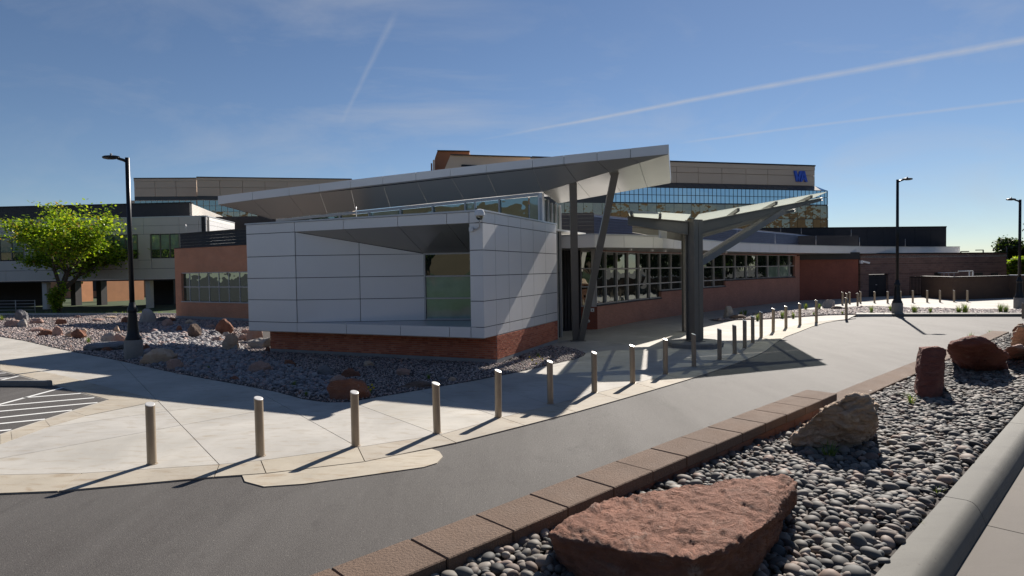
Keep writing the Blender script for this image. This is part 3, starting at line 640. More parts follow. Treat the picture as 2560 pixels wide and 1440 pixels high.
# roof skin
BRt = BR+Vector((.02, .02, .22)); BL = Vector((-9.5, 32.5, 6.1)); KLb = Vector((-12.8, 31.2, 6.1))
FRt, FLt = FK.p(sK[-1], zt_[-1]-.01, -.03), FK.p(sK[0], zt_[0]-.01, -.03)
K2t = K2+Vector((0, .3, .35))
V = [FLt, FRt, BRt, K2t, BL, KLb, KL+Vector((0, .3, .1)), FK.p(sK[0], zb_[0]+.03, -.06), FRb+Vector((0, .05, .05)), BR+Vector((0, .02, .03))]
ob('roof_skin', V, [(0, 1, 2, 3), (0, 3, 4, 5)], 'coping', PV)
ob('roof_edge', [FRt, BRt, BR+Vector((0, 0, .0)), FRb], [(0, 1, 2, 3)], 'coping', PV)
ob('roof_edge', [BRt, K2t, K2+Vector((0, .02, .0)), BR+Vector((0, .02, 0))], [(0, 1, 2, 3)], 'coping', PV)
ob('roof_edge', [FLt, KLb, KL+Vector((0, .05, 0)), FK.p(sK[0], zb_[0], -.04)], [(0, 1, 2, 3)], 'coping', PV)
# clerestory
cx = [690, 774.5, 847, 921, 999.5, 1080, 1161.6, 1247, 1345]
cs = [FKc.s(x, 520) for x in cx]; zc = lambda s: KL.z+(K1.z-KL.z)*s/FKc.L
cl = FKc.slab('clerestory', .1, FKc.L-.15, 4.4, 5.36, -.16, -.12, 'frame', PV)
for i in range(8):
    a, b = cs[i], cs[i+1]
    def pn(nm, a, b, mt): 
        za, zb = zc(a)-.10, zc(b)-.10
        plate(nm, [FKc.p(a, 4.42, -.10), FKc.p(b, 4.42, -.10), FKc.p(b, zb, -.10), FKc.p(a, za, -.10)], .02, mt, cl, .03, away=(0, 1, 0))
    if i == 6: mid = FKc.s(1186, 520); pn('pane', a, mid, 'glass_blind'); pn('pane', mid, b, 'glass_teal'); FKc.slab('mullion', mid-.02, mid+.02, 4.4, zc(mid)-.05, -.10, -.03, 'frame', cl)
    elif i == 7: mid = FKc.s(1320, 520); pn('pane', a, mid, 'glass_teal'); pn('pane', mid, b, 'glass_blind')
    else: pn('pane', a, b, 'glass_blind' if i == 3 else 'glass_teal')
    FKc.slab('mullion', a-.03, a+.03, 4.4, zc(a)-.04, -.101, -.02, 'frame', cl)
FKc.slab('corner_post', cs[-1], FKc.L-.002, 4.4, K1.z-.03, -.2, 0, 'panel', PV)
plate('head_frame', [FKc.p(.3, zc(.3)-.12), FKc.p(FKc.L-.15, zc(FKc.L-.15)-.12), FKc.p(FKc.L-.15, zc(FKc.L-.15)-.01), FKc.p(.3, zc(.3)-.01)], .1, 'frame', PV, 0, away=(0, 1, 0))
K3 = K1+Vector((v2.x, v2.y, 0))*2.3; FG = Frame(K1[:2], K3[:2]); FG = FG if FG.n.x > 0 else Frame(K1[:2], K3[:2], True)
sR = (Rr-Vector(K1[:2])).dot(FG.u)
eg = FG.slab('entrance_glazing', .05, FG.L, .02, K2.z-.35, -.2, -.15, 'joint', PV)
for a, b in ((0.06, .35), (.38, .8), (.83, 1.25), (1.28, 1.75), (1.78, 2.25)):
    zb0 = 4.45 if b < sR+.2 else .08
    for z0, z1 in ((4.45, 5.0), (5.02, K2.z-.1 if b > 1 else K1.z-.18)) + (() if zb0 > 4 else ((.08, 1.6), (1.64, 2.7), (2.74, 3.6), (3.64, 4.43))):
        FG.slab('pane', a, b, z0, z1, -.14, -.12, 'glass_teal' if z0 > 4 else 'glass', eg)
for s_ in (.02, .365, .815, 1.265, 1.765, 2.27): FG.slab('mullion', s_-.025, s_+.025, 4.43 if s_ < sR else 0.02, 5.58 if s_ < 1 else K2.z-.03, -.119, -.03, 'frame', eg)
# V columns
def facet(px, py):
    n = (FRb-K1).cross(BR-K1); d = ray(px, py); o = Vector((0, 0, EYE)); t = n.dot(K1-o)/n.dot(d); return o+d*t
vb = G(1441, 852); tA, tB = facet(1432.5, 462), facet(1537, 436)
def ibeam(name, a, b, wdt, dpt, fl, wb, mat, parent, side_=None):   # H section between two points
    a, b = Vector(a), Vector(b); t = (b-a).normalized(); y = Vector(side_ or (0, 1, 0)); y = (y-t*y.dot(t)).normalized(); x = t.cross(y)
    mb = MB()
    for (cx_, cy_, sx, sy) in ((0, dpt/2-fl/2, wdt, fl), (0, -dpt/2+fl/2, wdt, fl), (0, 0, wb, dpt-2*fl)):
        P = [q+x*(cx_+i*sx/2)+y*(cy_+j*sy/2) for q in (a, b) for i, j in ((-1, -1), (1, -1), (1, 1), (-1, 1))]; mb.add(P, BF)
    return mb.build(name, mat, parent)
vA = vb+Vector((-.02, .05, 0)); vB = vb+Vector((.16, -.04, 0))
obox('v_column', (vA+tA)/2, tA-vA, ((tA-vA).length+.3, .26, .24), 'steel_paint', PV, uz=(0, -1, 0)); obox('v_column', (vB+tB)/2, tB-vB, ((tB-vB).length+.3, .24, .24), 'steel_paint', PV, uz=(0, -1, 0))
obox('foot_plate', vb+Vector((.06, 0, .012)), (1, 0, 0), (.6, .45, .024), 'steel_paint', PV)
# little roof rods and security camera
def rods(lst, parent, h=.35, mat='coping'):
    for x, y, d_ in lst: q = D(x, y, d_); tube('lightning_rod', [q+Vector((0, 0, -.05)), q+Vector((0, 0, h))], .012, mat, parent, 5)
rods([(891, 546, 21.0)], PV, .4)
sc = empty('security_camera', (0, 0, 0)); tag(sc, 'white dome security camera on a bent conduit at the pavilion corner', 'camera')
q0, q1 = FF.p(FF.s(1182), 4.06, .06), FF.p(Lf+.02, 4.42, .22)
obox('junction_box', q0, (FF.u.x, FF.u.y, 0), (.12, .1, .12), 'white_plastic', sc)
tube('conduit', [q0, q0+Vector((.15, -.02, .0)), FF.p(FF.s(1203), 4.12, .08), FF.p(FF.s(1204), 4.40, .08)], .022, 'frame', sc)
lathe('housing', [(.05, .2), (.11, .18), (.15, .1), (.15, .02), (.13, 0)], 'white_plastic', sc, loc=q1)
lathe('dome', [(.12, 0), (.11, -.06), (.07, -.11), (.02, -.13)], 'glass', sc, loc=q1)

# ------------------------------------------------------------------ left brick wing
lw = empty('brick_wing'); tag(lw, 'single storey orange brick wing with ribbon window left of the pavilion', 'building')
a_, b_ = G(441, 796), G(622, 804); FLW = Frame(a_[:2], b_[:2]); FLW = FLW if FLW.n.y < 0 else Frame(a_[:2], b_[:2], True); EL = FLW.L+3
sw0, swE = FLW.s(451), EL
FLW.slab('lower_wall', 0, EL, .18, 1.10, -.4, 0, 'brick_left', lw); FLW.slab('upper_wall', 0, EL, 3.02, 4.60, -.4, 0, 'brick_left', lw); FLW.slab('foundation', -.02, EL, -.1, .178, -.4, .012, 'foundation', lw)
FLW.slab('end_pier', 0, sw0, 1.101, 3.018, -.4, -.001, 'brick_left', lw)
lsd = Frame(FLW.A, FLW.A-FLW.n*9); lsd = lsd if lsd.n.x < 0 else Frame(FLW.A, FLW.A-FLW.n*9, True)
lsd.slab('end_wall', .01, 9, .18, 4.6, -.3, -.002, 'brick_left', lw)
FLW.slab('roof_deck', .1, EL, 4.3, 4.45, -9, -.3, 'membrane', lw); FLW.slab('coping', -.03, EL, 4.6, 4.66, -.42, .03, 'dark_metal', lw)
wn_ = FLW.slab('ribbon_window', sw0+.02, EL, 1.12, 3.0, -.25, -.2, 'joint', lw)
mx_ = [452, 469, 492, 517.5, 542, 567, 594, 620.6, 648, 676]; ms_ = [FLW.s(x, 717) for x in mx_]
for a, b in zip(ms_, ms_[1:]):
    for z0, z1 in ((1.16, 2.06), (2.10, 2.96)): FLW.slab('pane', a+.03, b-.03, z0+.02, z1, -.19, -.17, 'glass_teal', wn_)
    FLW.slab('mullion', a-.028, a+.028, 1.14, 2.99, -.169, -.145, 'frame', wn_)
FLW.slab('sill', sw0, EL, 1.09, 1.15, -.2, .06, 'frame', wn_); FLW.slab('head_frame', sw0, EL, 2.96, 3.02, -.2, -.04, 'frame', wn_); FLW.slab('transom', sw0, EL, 2.05, 2.11, -.168, -.140, 'frame', wn_)
rsA, rsB = D(451, 622, 43), D(640, 600, 38.6); FSC = Frame(rsA[:2], rsB[:2]); FSC = FSC if FSC.n.y < 0 else Frame(rsA[:2], rsB[:2], True)
for i in range(6): FSC.slab('screen_slat', 0, FSC.L+2, 4.5+.2*i, 4.69+.2*i, -.06-.004*i, 0, 'screen', lw)
FSC.slab('screen_cap', -.02, FSC.L+2, 5.70, 5.76, -1.2, .05, 'dark_metal', lw)
rods([(465, 578, 43.5)], lw, .5)

# ------------------------------------------------------------------ left office block on stilts
ofb = empty('office_block'); tag(ofb, 'two storey panelled office block raised over an open undercroft, dark roof band', 'building')
A1, A2 = D(-420, 640, 56), D(518, 640, 53.0); FO = Frame(A1[:2], A2[:2]); FO = FO if FO.n.y < 0 else Frame(A1[:2], A2[:2], True)
def zo(y, x=300): return FO.hit(x, y)[1]
OX = [-420, -90, 13, 150, 270, 361, 450, 498.5, 518]; OS = [max(0, FO.s(x)) for x in OX]
Z0, Z1, Z2, Z3, Z4, Z5 = zo(699), zo(673), zo(647), zo(587), zo(566), zo(546)
panels(FO, OS, [Z0, Z1], -.06, 0, 'cladding_panel', 'panel_warm', ofb); panels(FO, OS, [Z3, Z4, Z5], -.06, 0, 'cladding_panel', 'panel_warm', ofb)
FO.slab('wall_core', 0.02, OS[-1]-.02, Z0+.02, Z5-.03, -.5, -.062, 'joint', ofb)
wins = [(-300, -180), (-60, 60), (90, 190), (225, 345), (378, 449)]
edges = [(-420, -300), (-180, -60), (60, 90), (190, 225), (345, 378), (449, 518)]
for a, b in edges: panels(FO, [max(0, FO.s(a)), FO.s(b)], [Z1, (Z1+Z2)/2+.3, Z3], -.06, -.001, 'cladding_panel', 'panel_warm', ofb)
for a, b in wins:
    sa, sb = FO.s(a), FO.s(b); FO.slab('spandrel_panel', sa+.02, sb-.02, Z1+.02, Z2-.02, -.061, -.03, 'panel_warm', ofb)
    wo_ = FO.slab('window', sa, sb, Z2, Z3, -.061, -.05, 'dark_metal', ofb); nn = 4 if b-a > 80 else 3
    for k in range(nn):
        x0, x1 = sa+(sb-sa)*k/nn+.06, sa+(sb-sa)*(k+1)/nn-.06
        FO.slab('pane', x0, x1, Z2+.75, Z3-.08, -.049, -.035, 'glass_blind', wo_); FO.slab('pane', x0, x1, Z2+.08, Z2+.72, -.049, -.035, 'glass_office', wo_)
    for k in range(nn+1): s_ = sa+(sb-sa)*k/nn; FO.slab('mullion', s_-.045, s_+.045, Z2, Z3, -.034, .02, 'steel_paint', wo_)
C1 = Vector(FO.B); C2 = Vector(D(587, 577, 60.5)[:2]); FO2 = Frame(C1, C2); FO2 = FO2 if FO2.n.x > 0 else Frame(C1, C2, True)
panels(FO2, [0, FO2.L*.35, FO2.L*.7, FO2.L], [Z0, Z1, Z3, Z4, Z5], -.06, 0, 'cladding_panel', 'panel', ofb); FO2.slab('wall_core', .02, FO2.L, Z0+.02, Z5-.03, -.4, -.062, 'joint', ofb)
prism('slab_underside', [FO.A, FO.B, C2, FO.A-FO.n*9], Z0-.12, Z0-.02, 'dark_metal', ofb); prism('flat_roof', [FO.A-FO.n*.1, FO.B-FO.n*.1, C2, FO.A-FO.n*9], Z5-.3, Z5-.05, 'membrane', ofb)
FO.slab('coping', 0, FO.L+.02, Z5, Z5+.08, -.3, .03, 'coping', ofb); FO2.slab('coping', .04, FO2.L+.02, Z5, Z5+.08, -.3, .03, 'coping', ofb)
U1, U2 = D(-420, 530, 58.5), D(477, 530, 56.2); FU = Frame(U1[:2], U2[:2]); FU = FU if FU.n.y < 0 else Frame(U1[:2], U2[:2], True)
zu = FU.hit(300, 512)[1]; FU.slab('roof_screen', 0, FU.L, Z5-.1, zu, -.2, 0, 'dark_metal', ofb); FU.slab('screen_cap', 0, FU.L+.05, zu, zu+.1, -.4, .06, 'lamp_black', ofb)
U3 = Vector(D(560, 545, 70)[:2]); FU2 = Frame(FU.B, U3); FU2 = FU2 if FU2.n.x > 0 else Frame(FU.B, U3, True)
nsl = 12
for i in range(nsl): FU2.slab('screen_slat', 0.01, FU2.L, Z5-.1+(zu-Z5+.1)*i/nsl, Z5-.1+(zu-Z5+.1)*(i+.86)/nsl, -.08, 0, 'panel_warm', ofb)
FU2.slab('screen_backing', 0.01, FU2.L, Z5-.1, zu-.01, -.16, -.085, 'joint', ofb)
d1, d2 = D(540, 560, 66), D(690, 560, 66); FDk = Frame(d1[:2], d2[:2]); FDk = FDk if FDk.n.y < 0 else Frame(d1[:2], d2[:2], True); FDk.slab('plant_screen', 0, FDk.L, 4, FDk.hit(600, 541)[1], -3, 0, 'screen', ofb)
rods([(643, 541, 60)], ofb, .8)
for x in (-300, -120, 97, 358): s_ = FO.s(x); FO.slab('column', s_-.22, s_+.22, -.05, Z0-.1, -.9, -.45, 'panel_warm', ofb)
FOb = Frame(FO.p(0, 0, -7)[:2], FO.p(FO.L, 0, -7)[:2]); FOb = FOb if FOb.n.y < 0 else Frame(FOb.A, FOb.B, True)
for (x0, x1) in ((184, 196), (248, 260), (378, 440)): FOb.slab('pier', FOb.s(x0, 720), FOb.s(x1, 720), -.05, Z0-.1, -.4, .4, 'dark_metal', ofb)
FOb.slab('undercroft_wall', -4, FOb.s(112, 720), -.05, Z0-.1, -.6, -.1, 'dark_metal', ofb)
# sunlit courtyard walls beyond
cw = empty('courtyard_building'); tag(cw, 'orange brick courtyard building seen lit through the undercroft', 'building')
for (x0, e0), (x1, e1) in (((184, 69), (232, 71.4)), ((262, 69), (360, 73.8)), ((100, 84), (460, 86))):
    a, b = D(x0, 720, e0), D(x1, 720, e1); fr = Frame(a[:2], b[:2]); fr = fr if fr.n.y < 0 else Frame(a[:2], b[:2], True)
    fr.slab('wall', 0, fr.L, .0, 4.5, -.3, 0, 'court_brick', cw)
    if x0 == 100:
        fr.slab('window', fr.s(213), fr.s(241), .9, 2.4, .001, .05, 'dark_metal', cw)
for (x0, y0) in ((-60, 765),): pass
hr = empty('handrail'); tag(hr, 'grey pipe handrail along the shaded undercroft at far left', 'railing')
h1, h2 = D(-150, 780, 50.5), D(88, 780, 49.5)
for k in range(4): tube('rail', [Vector((h1.x, h1.y, .25+.25*k)), Vector((h2.x, h2.y, .25+.25*k))], .022, 'frame', hr, 6)
for k in range(6): q = h1+(h2-h1)*k/5; tube('post', [Vector((q.x, q.y, 0)), Vector((q.x, q.y, 1.05))], .03, 'frame', hr, 6)

# ------------------------------------------------------------------ curved wing on the right
wg = empty('curved_wing'); tag(wg, 'long low curved red brick wing with stepped ribbon windows and white fascia', 'building')
WP = [G(1492, 824), G(1600, 803), G(1700, 788), G(1800, 775), G(1900, 762), G(1999, 752)]
def hitpoly(poly, px, py=660):
    for A, B in zip(poly, poly[1:]):
        q = on(A, B, px, py); t = (Vector(q[:2])-Vector(A[:2])).dot(Vector(B[:2])-Vector(A[:2]))/(Vector(B[:2])-Vector(A[:2])).length_squared
        if -1e-4 <= t <= 1.0001: return q
    A, B = (poly[0], poly[1]) if px < 1600 else (poly[-2], poly[-1]); return on(A, B, px, py)
mull = [1492, 1517, 1544.5, 1572, 1599, 1626, 1653, 1680, 1707, 1734, 1760, 1786.5, 1813.5, 1840, 1868, 1895, 1921.6, 1948.7, 1975.8, 1987.5, 1999]
st = [hitpoly(WP, x) for x in mull]; acc = 0.0; win2 = None
ZT = 3.68
wins_p = empty('ribbon_window'); wins_p.parent = wg
for i in range(len(st)-1):
    fr = Frame(st[i][:2], st[i+1][:2]); fr = fr if fr.n.y < 0 else Frame(st[i][:2], st[i+1][:2], True); L_ = fr.L
    V, F, UV = fr.slab_geo(0, L_, 0, 1, -.3, 0)
    sill = 1.15 if i < 6 else 1.55 if i < 12 else 1.95 if i < 19 else 3.68
    def wslab(nm, z0, z1, o0, o1, mat, par):
        V, F, UV = fr.slab_geo(0, L_, z0, z1, o0, o1); return ob(nm, V, F, mat, par, [(a+acc, b) for a, b in UV])
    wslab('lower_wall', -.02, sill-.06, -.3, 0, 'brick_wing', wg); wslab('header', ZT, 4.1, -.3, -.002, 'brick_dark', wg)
    if i < 19:
        wslab('sill', sill-.06, sill, -.3, .05, 'dark_metal', wins_p); wslab('glazing_back', sill, ZT, -.32, -.26, 'joint', wins_p)
        rows = [(2.85, 3.65), (2.0, 2.81)]+([(1.19, 1.96)] if i < 6 else [(1.59, 1.96)] if i < 12 else [])
        for z0, z1 in rows:
            mt = 'glass_blind' if (i in (16, 17) and z0 == 2.0) else 'glass'
            fr.slab('pane', .03, L_-.03, z0+.02, z1-.02, -.15, -.13, mt, wins_p)
        for zz_ in [2.83, 1.98, sill+.02, 3.67]:
            if zz_ >= sill: wslab('transom', zz_-.03, zz_+.03, -.128, -.06, 'frame', wins_p)
        fr.slab('mullion', -.03, .03, sill, ZT, -.129, -.03, 'frame', wins_p)
    acc += L_
fr = Frame(st[19][:2], st[20][:2]); 
# stub by the entrance: window bay and brick
FE = Frame(G(1452, 824)[:2], st[0][:2]); FE = FE if FE.n.y < 0 else Frame(G(1452, 824)[:2], st[0][:2], True)
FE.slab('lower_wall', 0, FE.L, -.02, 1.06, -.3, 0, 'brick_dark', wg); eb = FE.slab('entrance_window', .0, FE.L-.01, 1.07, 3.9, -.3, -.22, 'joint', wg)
for z0, z1 in ((1.14, 1.98), (2.03, 2.84), (2.89, 3.66)): FE.slab('pane', .08, FE.s(1477), z0, z1, -.21, -.19, 'glass', eb)
FE.slab('corner_post', FE.s(1478), FE.L, 1.06, 3.9, -.25, -.02, 'frame', wg); FE.slab('mullion', 0, .07, 1.07, 3.9, -.2, -.08, 'frame', eb)
for z_ in (1.1, 2.005, 2.865, 3.69): FE.slab('transom', 0.075, FE.s(1477)+.02, z_-.03, z_+.03, -.188, -.1, 'frame', eb)
FCo = Frame(D(1399, 700, 28.2)[:2], D(1453, 700, 28.6)[:2]); FCo = FCo if FCo.n.y < 0 else Frame(FCo.A, FCo.B, True)
for k in range(14): FCo.slab('siding_rib', k*FCo.L/14+.008, (k+1)*FCo.L/14-.02, 0, 3.85, -.1, (0 if k % 2 else -.03), 'screen', wg)
FCo.slab('siding_back', 0, FCo.L, 0, 3.9, -.2, -.105, 'joint', wg)
# fascia
FA = [D(1396, 600, 25.7), D(1486, 600, 25.0), D(1656, 600, 27.2)]
fx_ = [(1656, 27.2), (1710, 29.4), (1755, 31.7), (1800, 34.2), (1850, 37), (1900, 39.8), (1945, 42.3), (1990, 44.8), (2070, 49), (2150, 53), (2270, 58), (2400, 62)]
FAc = [D(x, 600, e) for x, e in fx_]
def zt_at(p): return float(np.interp(p.y, [34, 62], [4.22, 4.46]))
def zb_at(p): return float(np.interp(p.y, [34, 62], [3.72, 3.86]))
def vbox(name, fr, s0, s1, A, B, e0, e1, o0, o1, mat, top=None):
    L_ = fr.L; V = []
    for lvl in (0, 1):
        for s_, o_ in ((s0, o1), (s1, o1), (s1, o0), (s0, o0)):
            t = s_/L_; zb_, zt2 = zb_at(A)+(zb_at(B)-zb_at(A))*t, zt_at(A)+(zt_at(B)-zt_at(A))*t
            V.append(fr.p(s_, (zb_+e0 if lvl == 0 else zt2+e1) if top is None else zt2+(e0 if lvl == 0 else e1), o_))
    return ob(name, V, BF, mat, wg)
def fseg(A, B, n, mat='panel'):
    fr = Frame(A[:2], B[:2]); fr = fr if fr.n.y < 0 else Frame(A[:2], B[:2], True)
    for k in range(n): vbox('fascia_panel', fr, fr.L*k/n+.012, fr.L*(k+1)/n-.012, A, B, 0, 0, -.05, 0, mat)
    vbox('fascia_core', fr, 0, fr.L, A, B, .03, -.02, -.3, -.052, 'joint'); vbox('coping', fr, 0, fr.L, A, B, .002, .055, -.3, .03, 'coping', 1)
fseg(FA[0], FA[1], 2); A_, B_ = FA[1], FA[2]; m1_, m2_ = on(A_, B_, 1560, 600), on(A_, B_, 1633, 600)
fseg(A_, m1_, 1); fseg(m1_, m2_, 1); fseg(m2_, B_, 1)
for a, b in zip(FAc, FAc[1:]): fseg(a, b, 2)
fp = [p for p in FA]+FAc[1:]
prism('flat_roof', [Vector((p.x, p.y+.25, 0)) for p in fp]+[Vector((38, 75, 0)), Vector((-2, 75, 0)), Vector((-8, 36, 0)), Vector((1.9, 27.5, 0))], 3.96, 4.02, 'membrane', wg)
sfp = [Vector((p.x, p.y+.06, zb_at(p)+.004)) for p in fp]; wl = [(2.1, 27.9), (3.0, 28.9), (4.2, 29.2), (5.8, 31.6), (7.2, 33.6), (8.7, 35.4), (10.3, 37.3), (12.1, 39.2), (14.2, 41.4), (16.5, 43.8), (21, 48.6), (27, 53.2), (36, 58.5), (44, 64)]
for k in range(len(sfp)-1):
    a, b = Vector((*wl[k], 3.72+.01*max(0, k-8))), Vector((*wl[k+1], 3.72+.01*max(0, k-7))); ob('eaves_soffit', [sfp[k], sfp[k+1], b, a], [(0, 1, 2, 3)], 'soffit', wg)
rods([(1938, 610, 42), (2040, 612, 47.5), (2149, 614, 53.2), (2263, 616, 58), (1748, 597, 31.7), (1843, 603, 37)], wg, .7)
# recess wall, dark soffit
FRW = Frame(G(1999, 752)[:2], D(2152, 700, 52.0)[:2]); FRW = FRW if FRW.n.y < 0 else Frame(FRW.A, FRW.B, True)
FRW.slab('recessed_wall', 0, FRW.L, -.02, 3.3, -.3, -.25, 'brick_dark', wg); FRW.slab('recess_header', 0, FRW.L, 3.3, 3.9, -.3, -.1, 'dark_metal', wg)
# roof screens
FA1 = Frame(D(1403, 560, 33)[:2], D(1485, 560, 33)[:2]); FA1 = FA1 if FA1.n.y < 0 else Frame(FA1.A, FA1.B, True)
zsA = FA1.hit(1450, 536)[1]
for k in range(9): z0 = 4.0+(zsA-4.0)*k/9; FA1.slab('screen_slat', 0, FA1.L, z0, z0+(zsA-4.0)/9-.012, -.1, -.012*(k % 2), 'screen', wg)
FA1.slab('screen_cap', 0, FA1.L, zsA, zsA+.08, -.4, .03, 'dark_metal', wg)
FA2 = Frame(FA1.B, D(2052, 585, 62)[:2]); FA2 = FA2 if FA2.n.y < 0 else Frame(FA2.A, FA2.B, True)
for k in range(10):
    z0 = 4.3+(zsA-4.3)*k/10; hh = (zsA-4.3)/10
    V = [FA2.p(0.02, z0, 0), FA2.p(FA2.L, z0, 0), FA2.p(FA2.L, z0+hh, -.07), FA2.p(0.02, z0+hh, -.07), FA2.p(FA2.L, z0+hh, .001), FA2.p(0.02, z0+hh, .001)]
    ob('screen_louvre', V, [(0, 1, 2, 3), (3, 2, 4, 5)], 'rib_light' if k == 9 else 'screen_blue' if 'screen_blue' in M else 'screen', wg)
FB1 = Frame(D(1880, 590, 60)[:2], D(2366, 590, 62)[:2]); FB1 = FB1 if FB1.n.y < 0 else Frame(FB1.A, FB1.B, True); zsB = FB1.hit(2200, 570)[1]
wB = FB1.L/12
for k in range(12): FB1.slab('screen_panel', k*wB+.01, (k+1)*wB-.01, 4.0, zsB, -.2, 0, 'screen', wg)
FB1.slab('screen_cap', 0, FB1.L, zsB, zsB+.12, -.5, .04, 'lamp_black', wg)
FB2_ = Frame(D(1976, 600, 57)[:2], D(2146, 600, 58)[:2]); FB2_ = FB2_ if FB2_.n.y < 0 else Frame(FB2_.A, FB2_.B, True); FB2_.slab('roof_unit', 0, FB2_.L, 4.3, FB2_.hit(2060, 589)[1], -2, 0, 'screen', wg)
rods([(2003, 586, 57), (2128, 590, 57), (1952, 582, 60)], wg, .6)
ql = D(1659, 545+0, 50); 
vent = lathe('roof_vent', [(.25, 0), (.3, .2), (.35, .3), (.15, .5)], 'white_plastic', wg, loc=D(1889, 578, 55)); 
for x, y in ((2052, 622),): obox('wall_light', D(x, y, 49.3), (1, 0, 0), (.4, .2, .35), 'frame', wg)
for x, y in ((1576, 622.5), (1630, 623.5), (1662, 624), (1815, 629)): q = D(x, y, 27.5+(x-1576)*.04); lathe('soffit_light', [(.05, -.05), (.08, 0), (.08, .03)], 'white_plastic', wg, loc=(q.x, q.y, 3.69), seg=8)
sg = obox('wall_sign', FE.p(FE.s(1481, 775), FE.hit(1481, 775)[1], .02), (FE.u.x, FE.u.y, 0), (.16, .02, .17), 'white_plastic'); tag(sg, 'small white square plate with black symbol on the brick by the entrance', 'sign')
q = FE.p(FE.s(1481, 775), FE.hit(1481, 775)[1], .033); ob('symbol', [q+Vector((-.03, 0, -.04)), q+Vector((.03, 0, -.04)), q+Vector((.02, 0, .0)), q+Vector((0, 0, .045)), q+Vector((-.02, 0, 0))], [(0, 1, 2, 3, 4)], 'lamp_black', sg)
hy = empty('standpipe'); tag(hy, 'small grey wall mounted standpipe outlet on the dark brick corner', 'standpipe')
q = FE.p(FE.s(1470, 803), FE.hit(1470, 803)[1], 0); tube('outlet', [q, q-Vector((0, .16, 0))], [.05, .065], 'frame', hy, 10); tube('flange', [q-Vector((0, .001, 0)), q-Vector((0, .03, 0))], .09, 'frame', hy, 12)

# ------------------------------------------------------------------ service building at the far right
sb = empty('service_building'); tag(sb, 'flat roofed brown brick service building with dark door at far right', 'building')
FSB = Frame(D(2151, 700, 54)[:2], D(2516, 700, 61)[:2]); FSB = FSB if FSB.n.y < 0 else Frame(FSB.A, FSB.B, True)
dS0, dS1 = FSB.s(2172, 700), FSB.s(2221, 700); dz = FSB.hit(2200, 685)[1]
for a, b, z0, z1 in ((0, dS0, -.02, dz), (dS1, FSB.L, -.02, dz)): FSB.slab('wall', a, b, z0, z1, -.4, 0, 'brick_service', sb)
zj = [dz, FSB.hit(2300, 659)[1], FSB.hit(2400, 634)[1]]
for z0, z1 in zip(zj, zj[1:]): FSB.slab('wall', 0, FSB.L, z0+.03, z1, -.4, 0, 'brick_service', sb); FSB.slab('wall_joint', 0, FSB.L, z0-.0, z0+.03, -.4, -.03, 'joint', sb)
FSB.slab('coping', -.05, FSB.L+.05, zj[-1], zj[-1]+.1, -.5, .06, 'lamp_black', sb)
dr = FSB.slab('door', dS0+.05, dS1-.05, 0, dz-.05, -.3, -.2, 'lamp_black', sb); FSB.slab('door_leaf', dS0+.1, (dS0+dS1)/2-.01, .02, dz-.1, -.199, -.15, 'screen', dr); FSB.slab('door_leaf', (dS0+dS1)/2+.01, dS1-.1, .02, dz-.1, -.199, -.15, 'screen', dr)
FSB.slab('handle', (dS0+dS1)/2-.2, (dS0+dS1)/2-.08, 1.0, 1.06, -.149, -.1, 'coping', dr)
FSR = Frame(FSB.B, FSB.B+Vector((4, 12))); FSR = FSR if FSR.n.x > 0 else Frame(FSR.A, FSR.B, True); FSR.slab('side_wall', .01, FSR.L, 0, zj[-1], -.4, -.01, 'brick_service', sb)
prism('flat_roof', [FSB.A, FSB.B, FSB.B+Vector((4, 12)), FSB.A+Vector((4, 12))], zj[-1]-.3, zj[-1]-.1, 'membrane', sb)
for x0, x1 in ((2336, 2351), (2438, 2456), (2478, 2494)): FSB.slab('window', FSB.s(x0, 685), FSB.s(x1, 685), FSB.hit(x0, 692)[1], FSB.hit(x0, 682)[1], .001, .04, 'lamp_black', sb)
sc2 = empty('wall_camera'); tag(sc2, 'white bullet security camera on the brick corner at far right', 'camera')
q = D(2153, 655, 51.3); obox('mount', q, (1, 0, 0), (.2, .2, .25), 'white_plastic', sc2); obox('barrel', q+Vector((.35, -.15, -.03)), (1, -.2, -.25), (.5, .14, .14), 'white_plastic', sc2)
enc = empty('enclosure_wall'); tag(enc, 'brown masonry yard wall with dark coping in front of the service building', 'wall')
ep = [(2313, 52.5), (2392, 47.5), (2523, 49.4), (2640, 47)]
for k, ((x0, e0), (x1, e1)) in enumerate(zip(ep, ep[1:])):
    fr = Frame(D(x0, 700, e0)[:2], D(x1, 700, e1)[:2]); fr = fr if fr.n.y < 0 else Frame(fr.A, fr.B, True); fr.slab('wall', 0, fr.L, 0, 1.72+.05*(k == 2), -.3, 0, 'wall_brown', enc); fr.slab('coping', -.02, fr.L+.02, 1.72+.05*(k == 2), 1.80+.05*(k == 2), -.34, .05, 'dark_metal' if k < 2 else 'coping', enc)
gt = empty('yard_gate'); tag(gt, 'dark upright bar gate beside the brown yard wall', 'gate')
FGt = Frame(D(2274, 700, 54)[:2], D(2313, 700, 52.6)[:2]); FGt = FGt if FGt.n.y < 0 else Frame(FGt.A, FGt.B, True)
for k in range(11): FGt.slab('bar', k*FGt.L/11, k*FGt.L/11+.05, .05, 1.75, -.04, 0, 'lamp_black', gt)
for z_ in (.15, 1.65): FGt.slab('rail', 0, FGt.L, z_, z_+.06, -.07, -.041, 'lamp_black', gt)
pg = empty('pipe_frame'); tag(pg, 'white pipe frame standing up behind the yard wall', 'frame')
fA, fB, fC = D(2345, 684, 55), D(2396, 678, 55), D(2432, 677, 55)
tube('crossbar', [Vector((fB.x, 55, 2.12)), Vector((fC.x, 55, 2.12))], .06, 'paint_white', pg, 6)
for q in (fC, fC-Vector((.3, 0, 0))): tube('upright', [Vector((q.x, 55, .3)), Vector((q.x, 55, 2.1))], .05, 'paint_white', pg, 6)
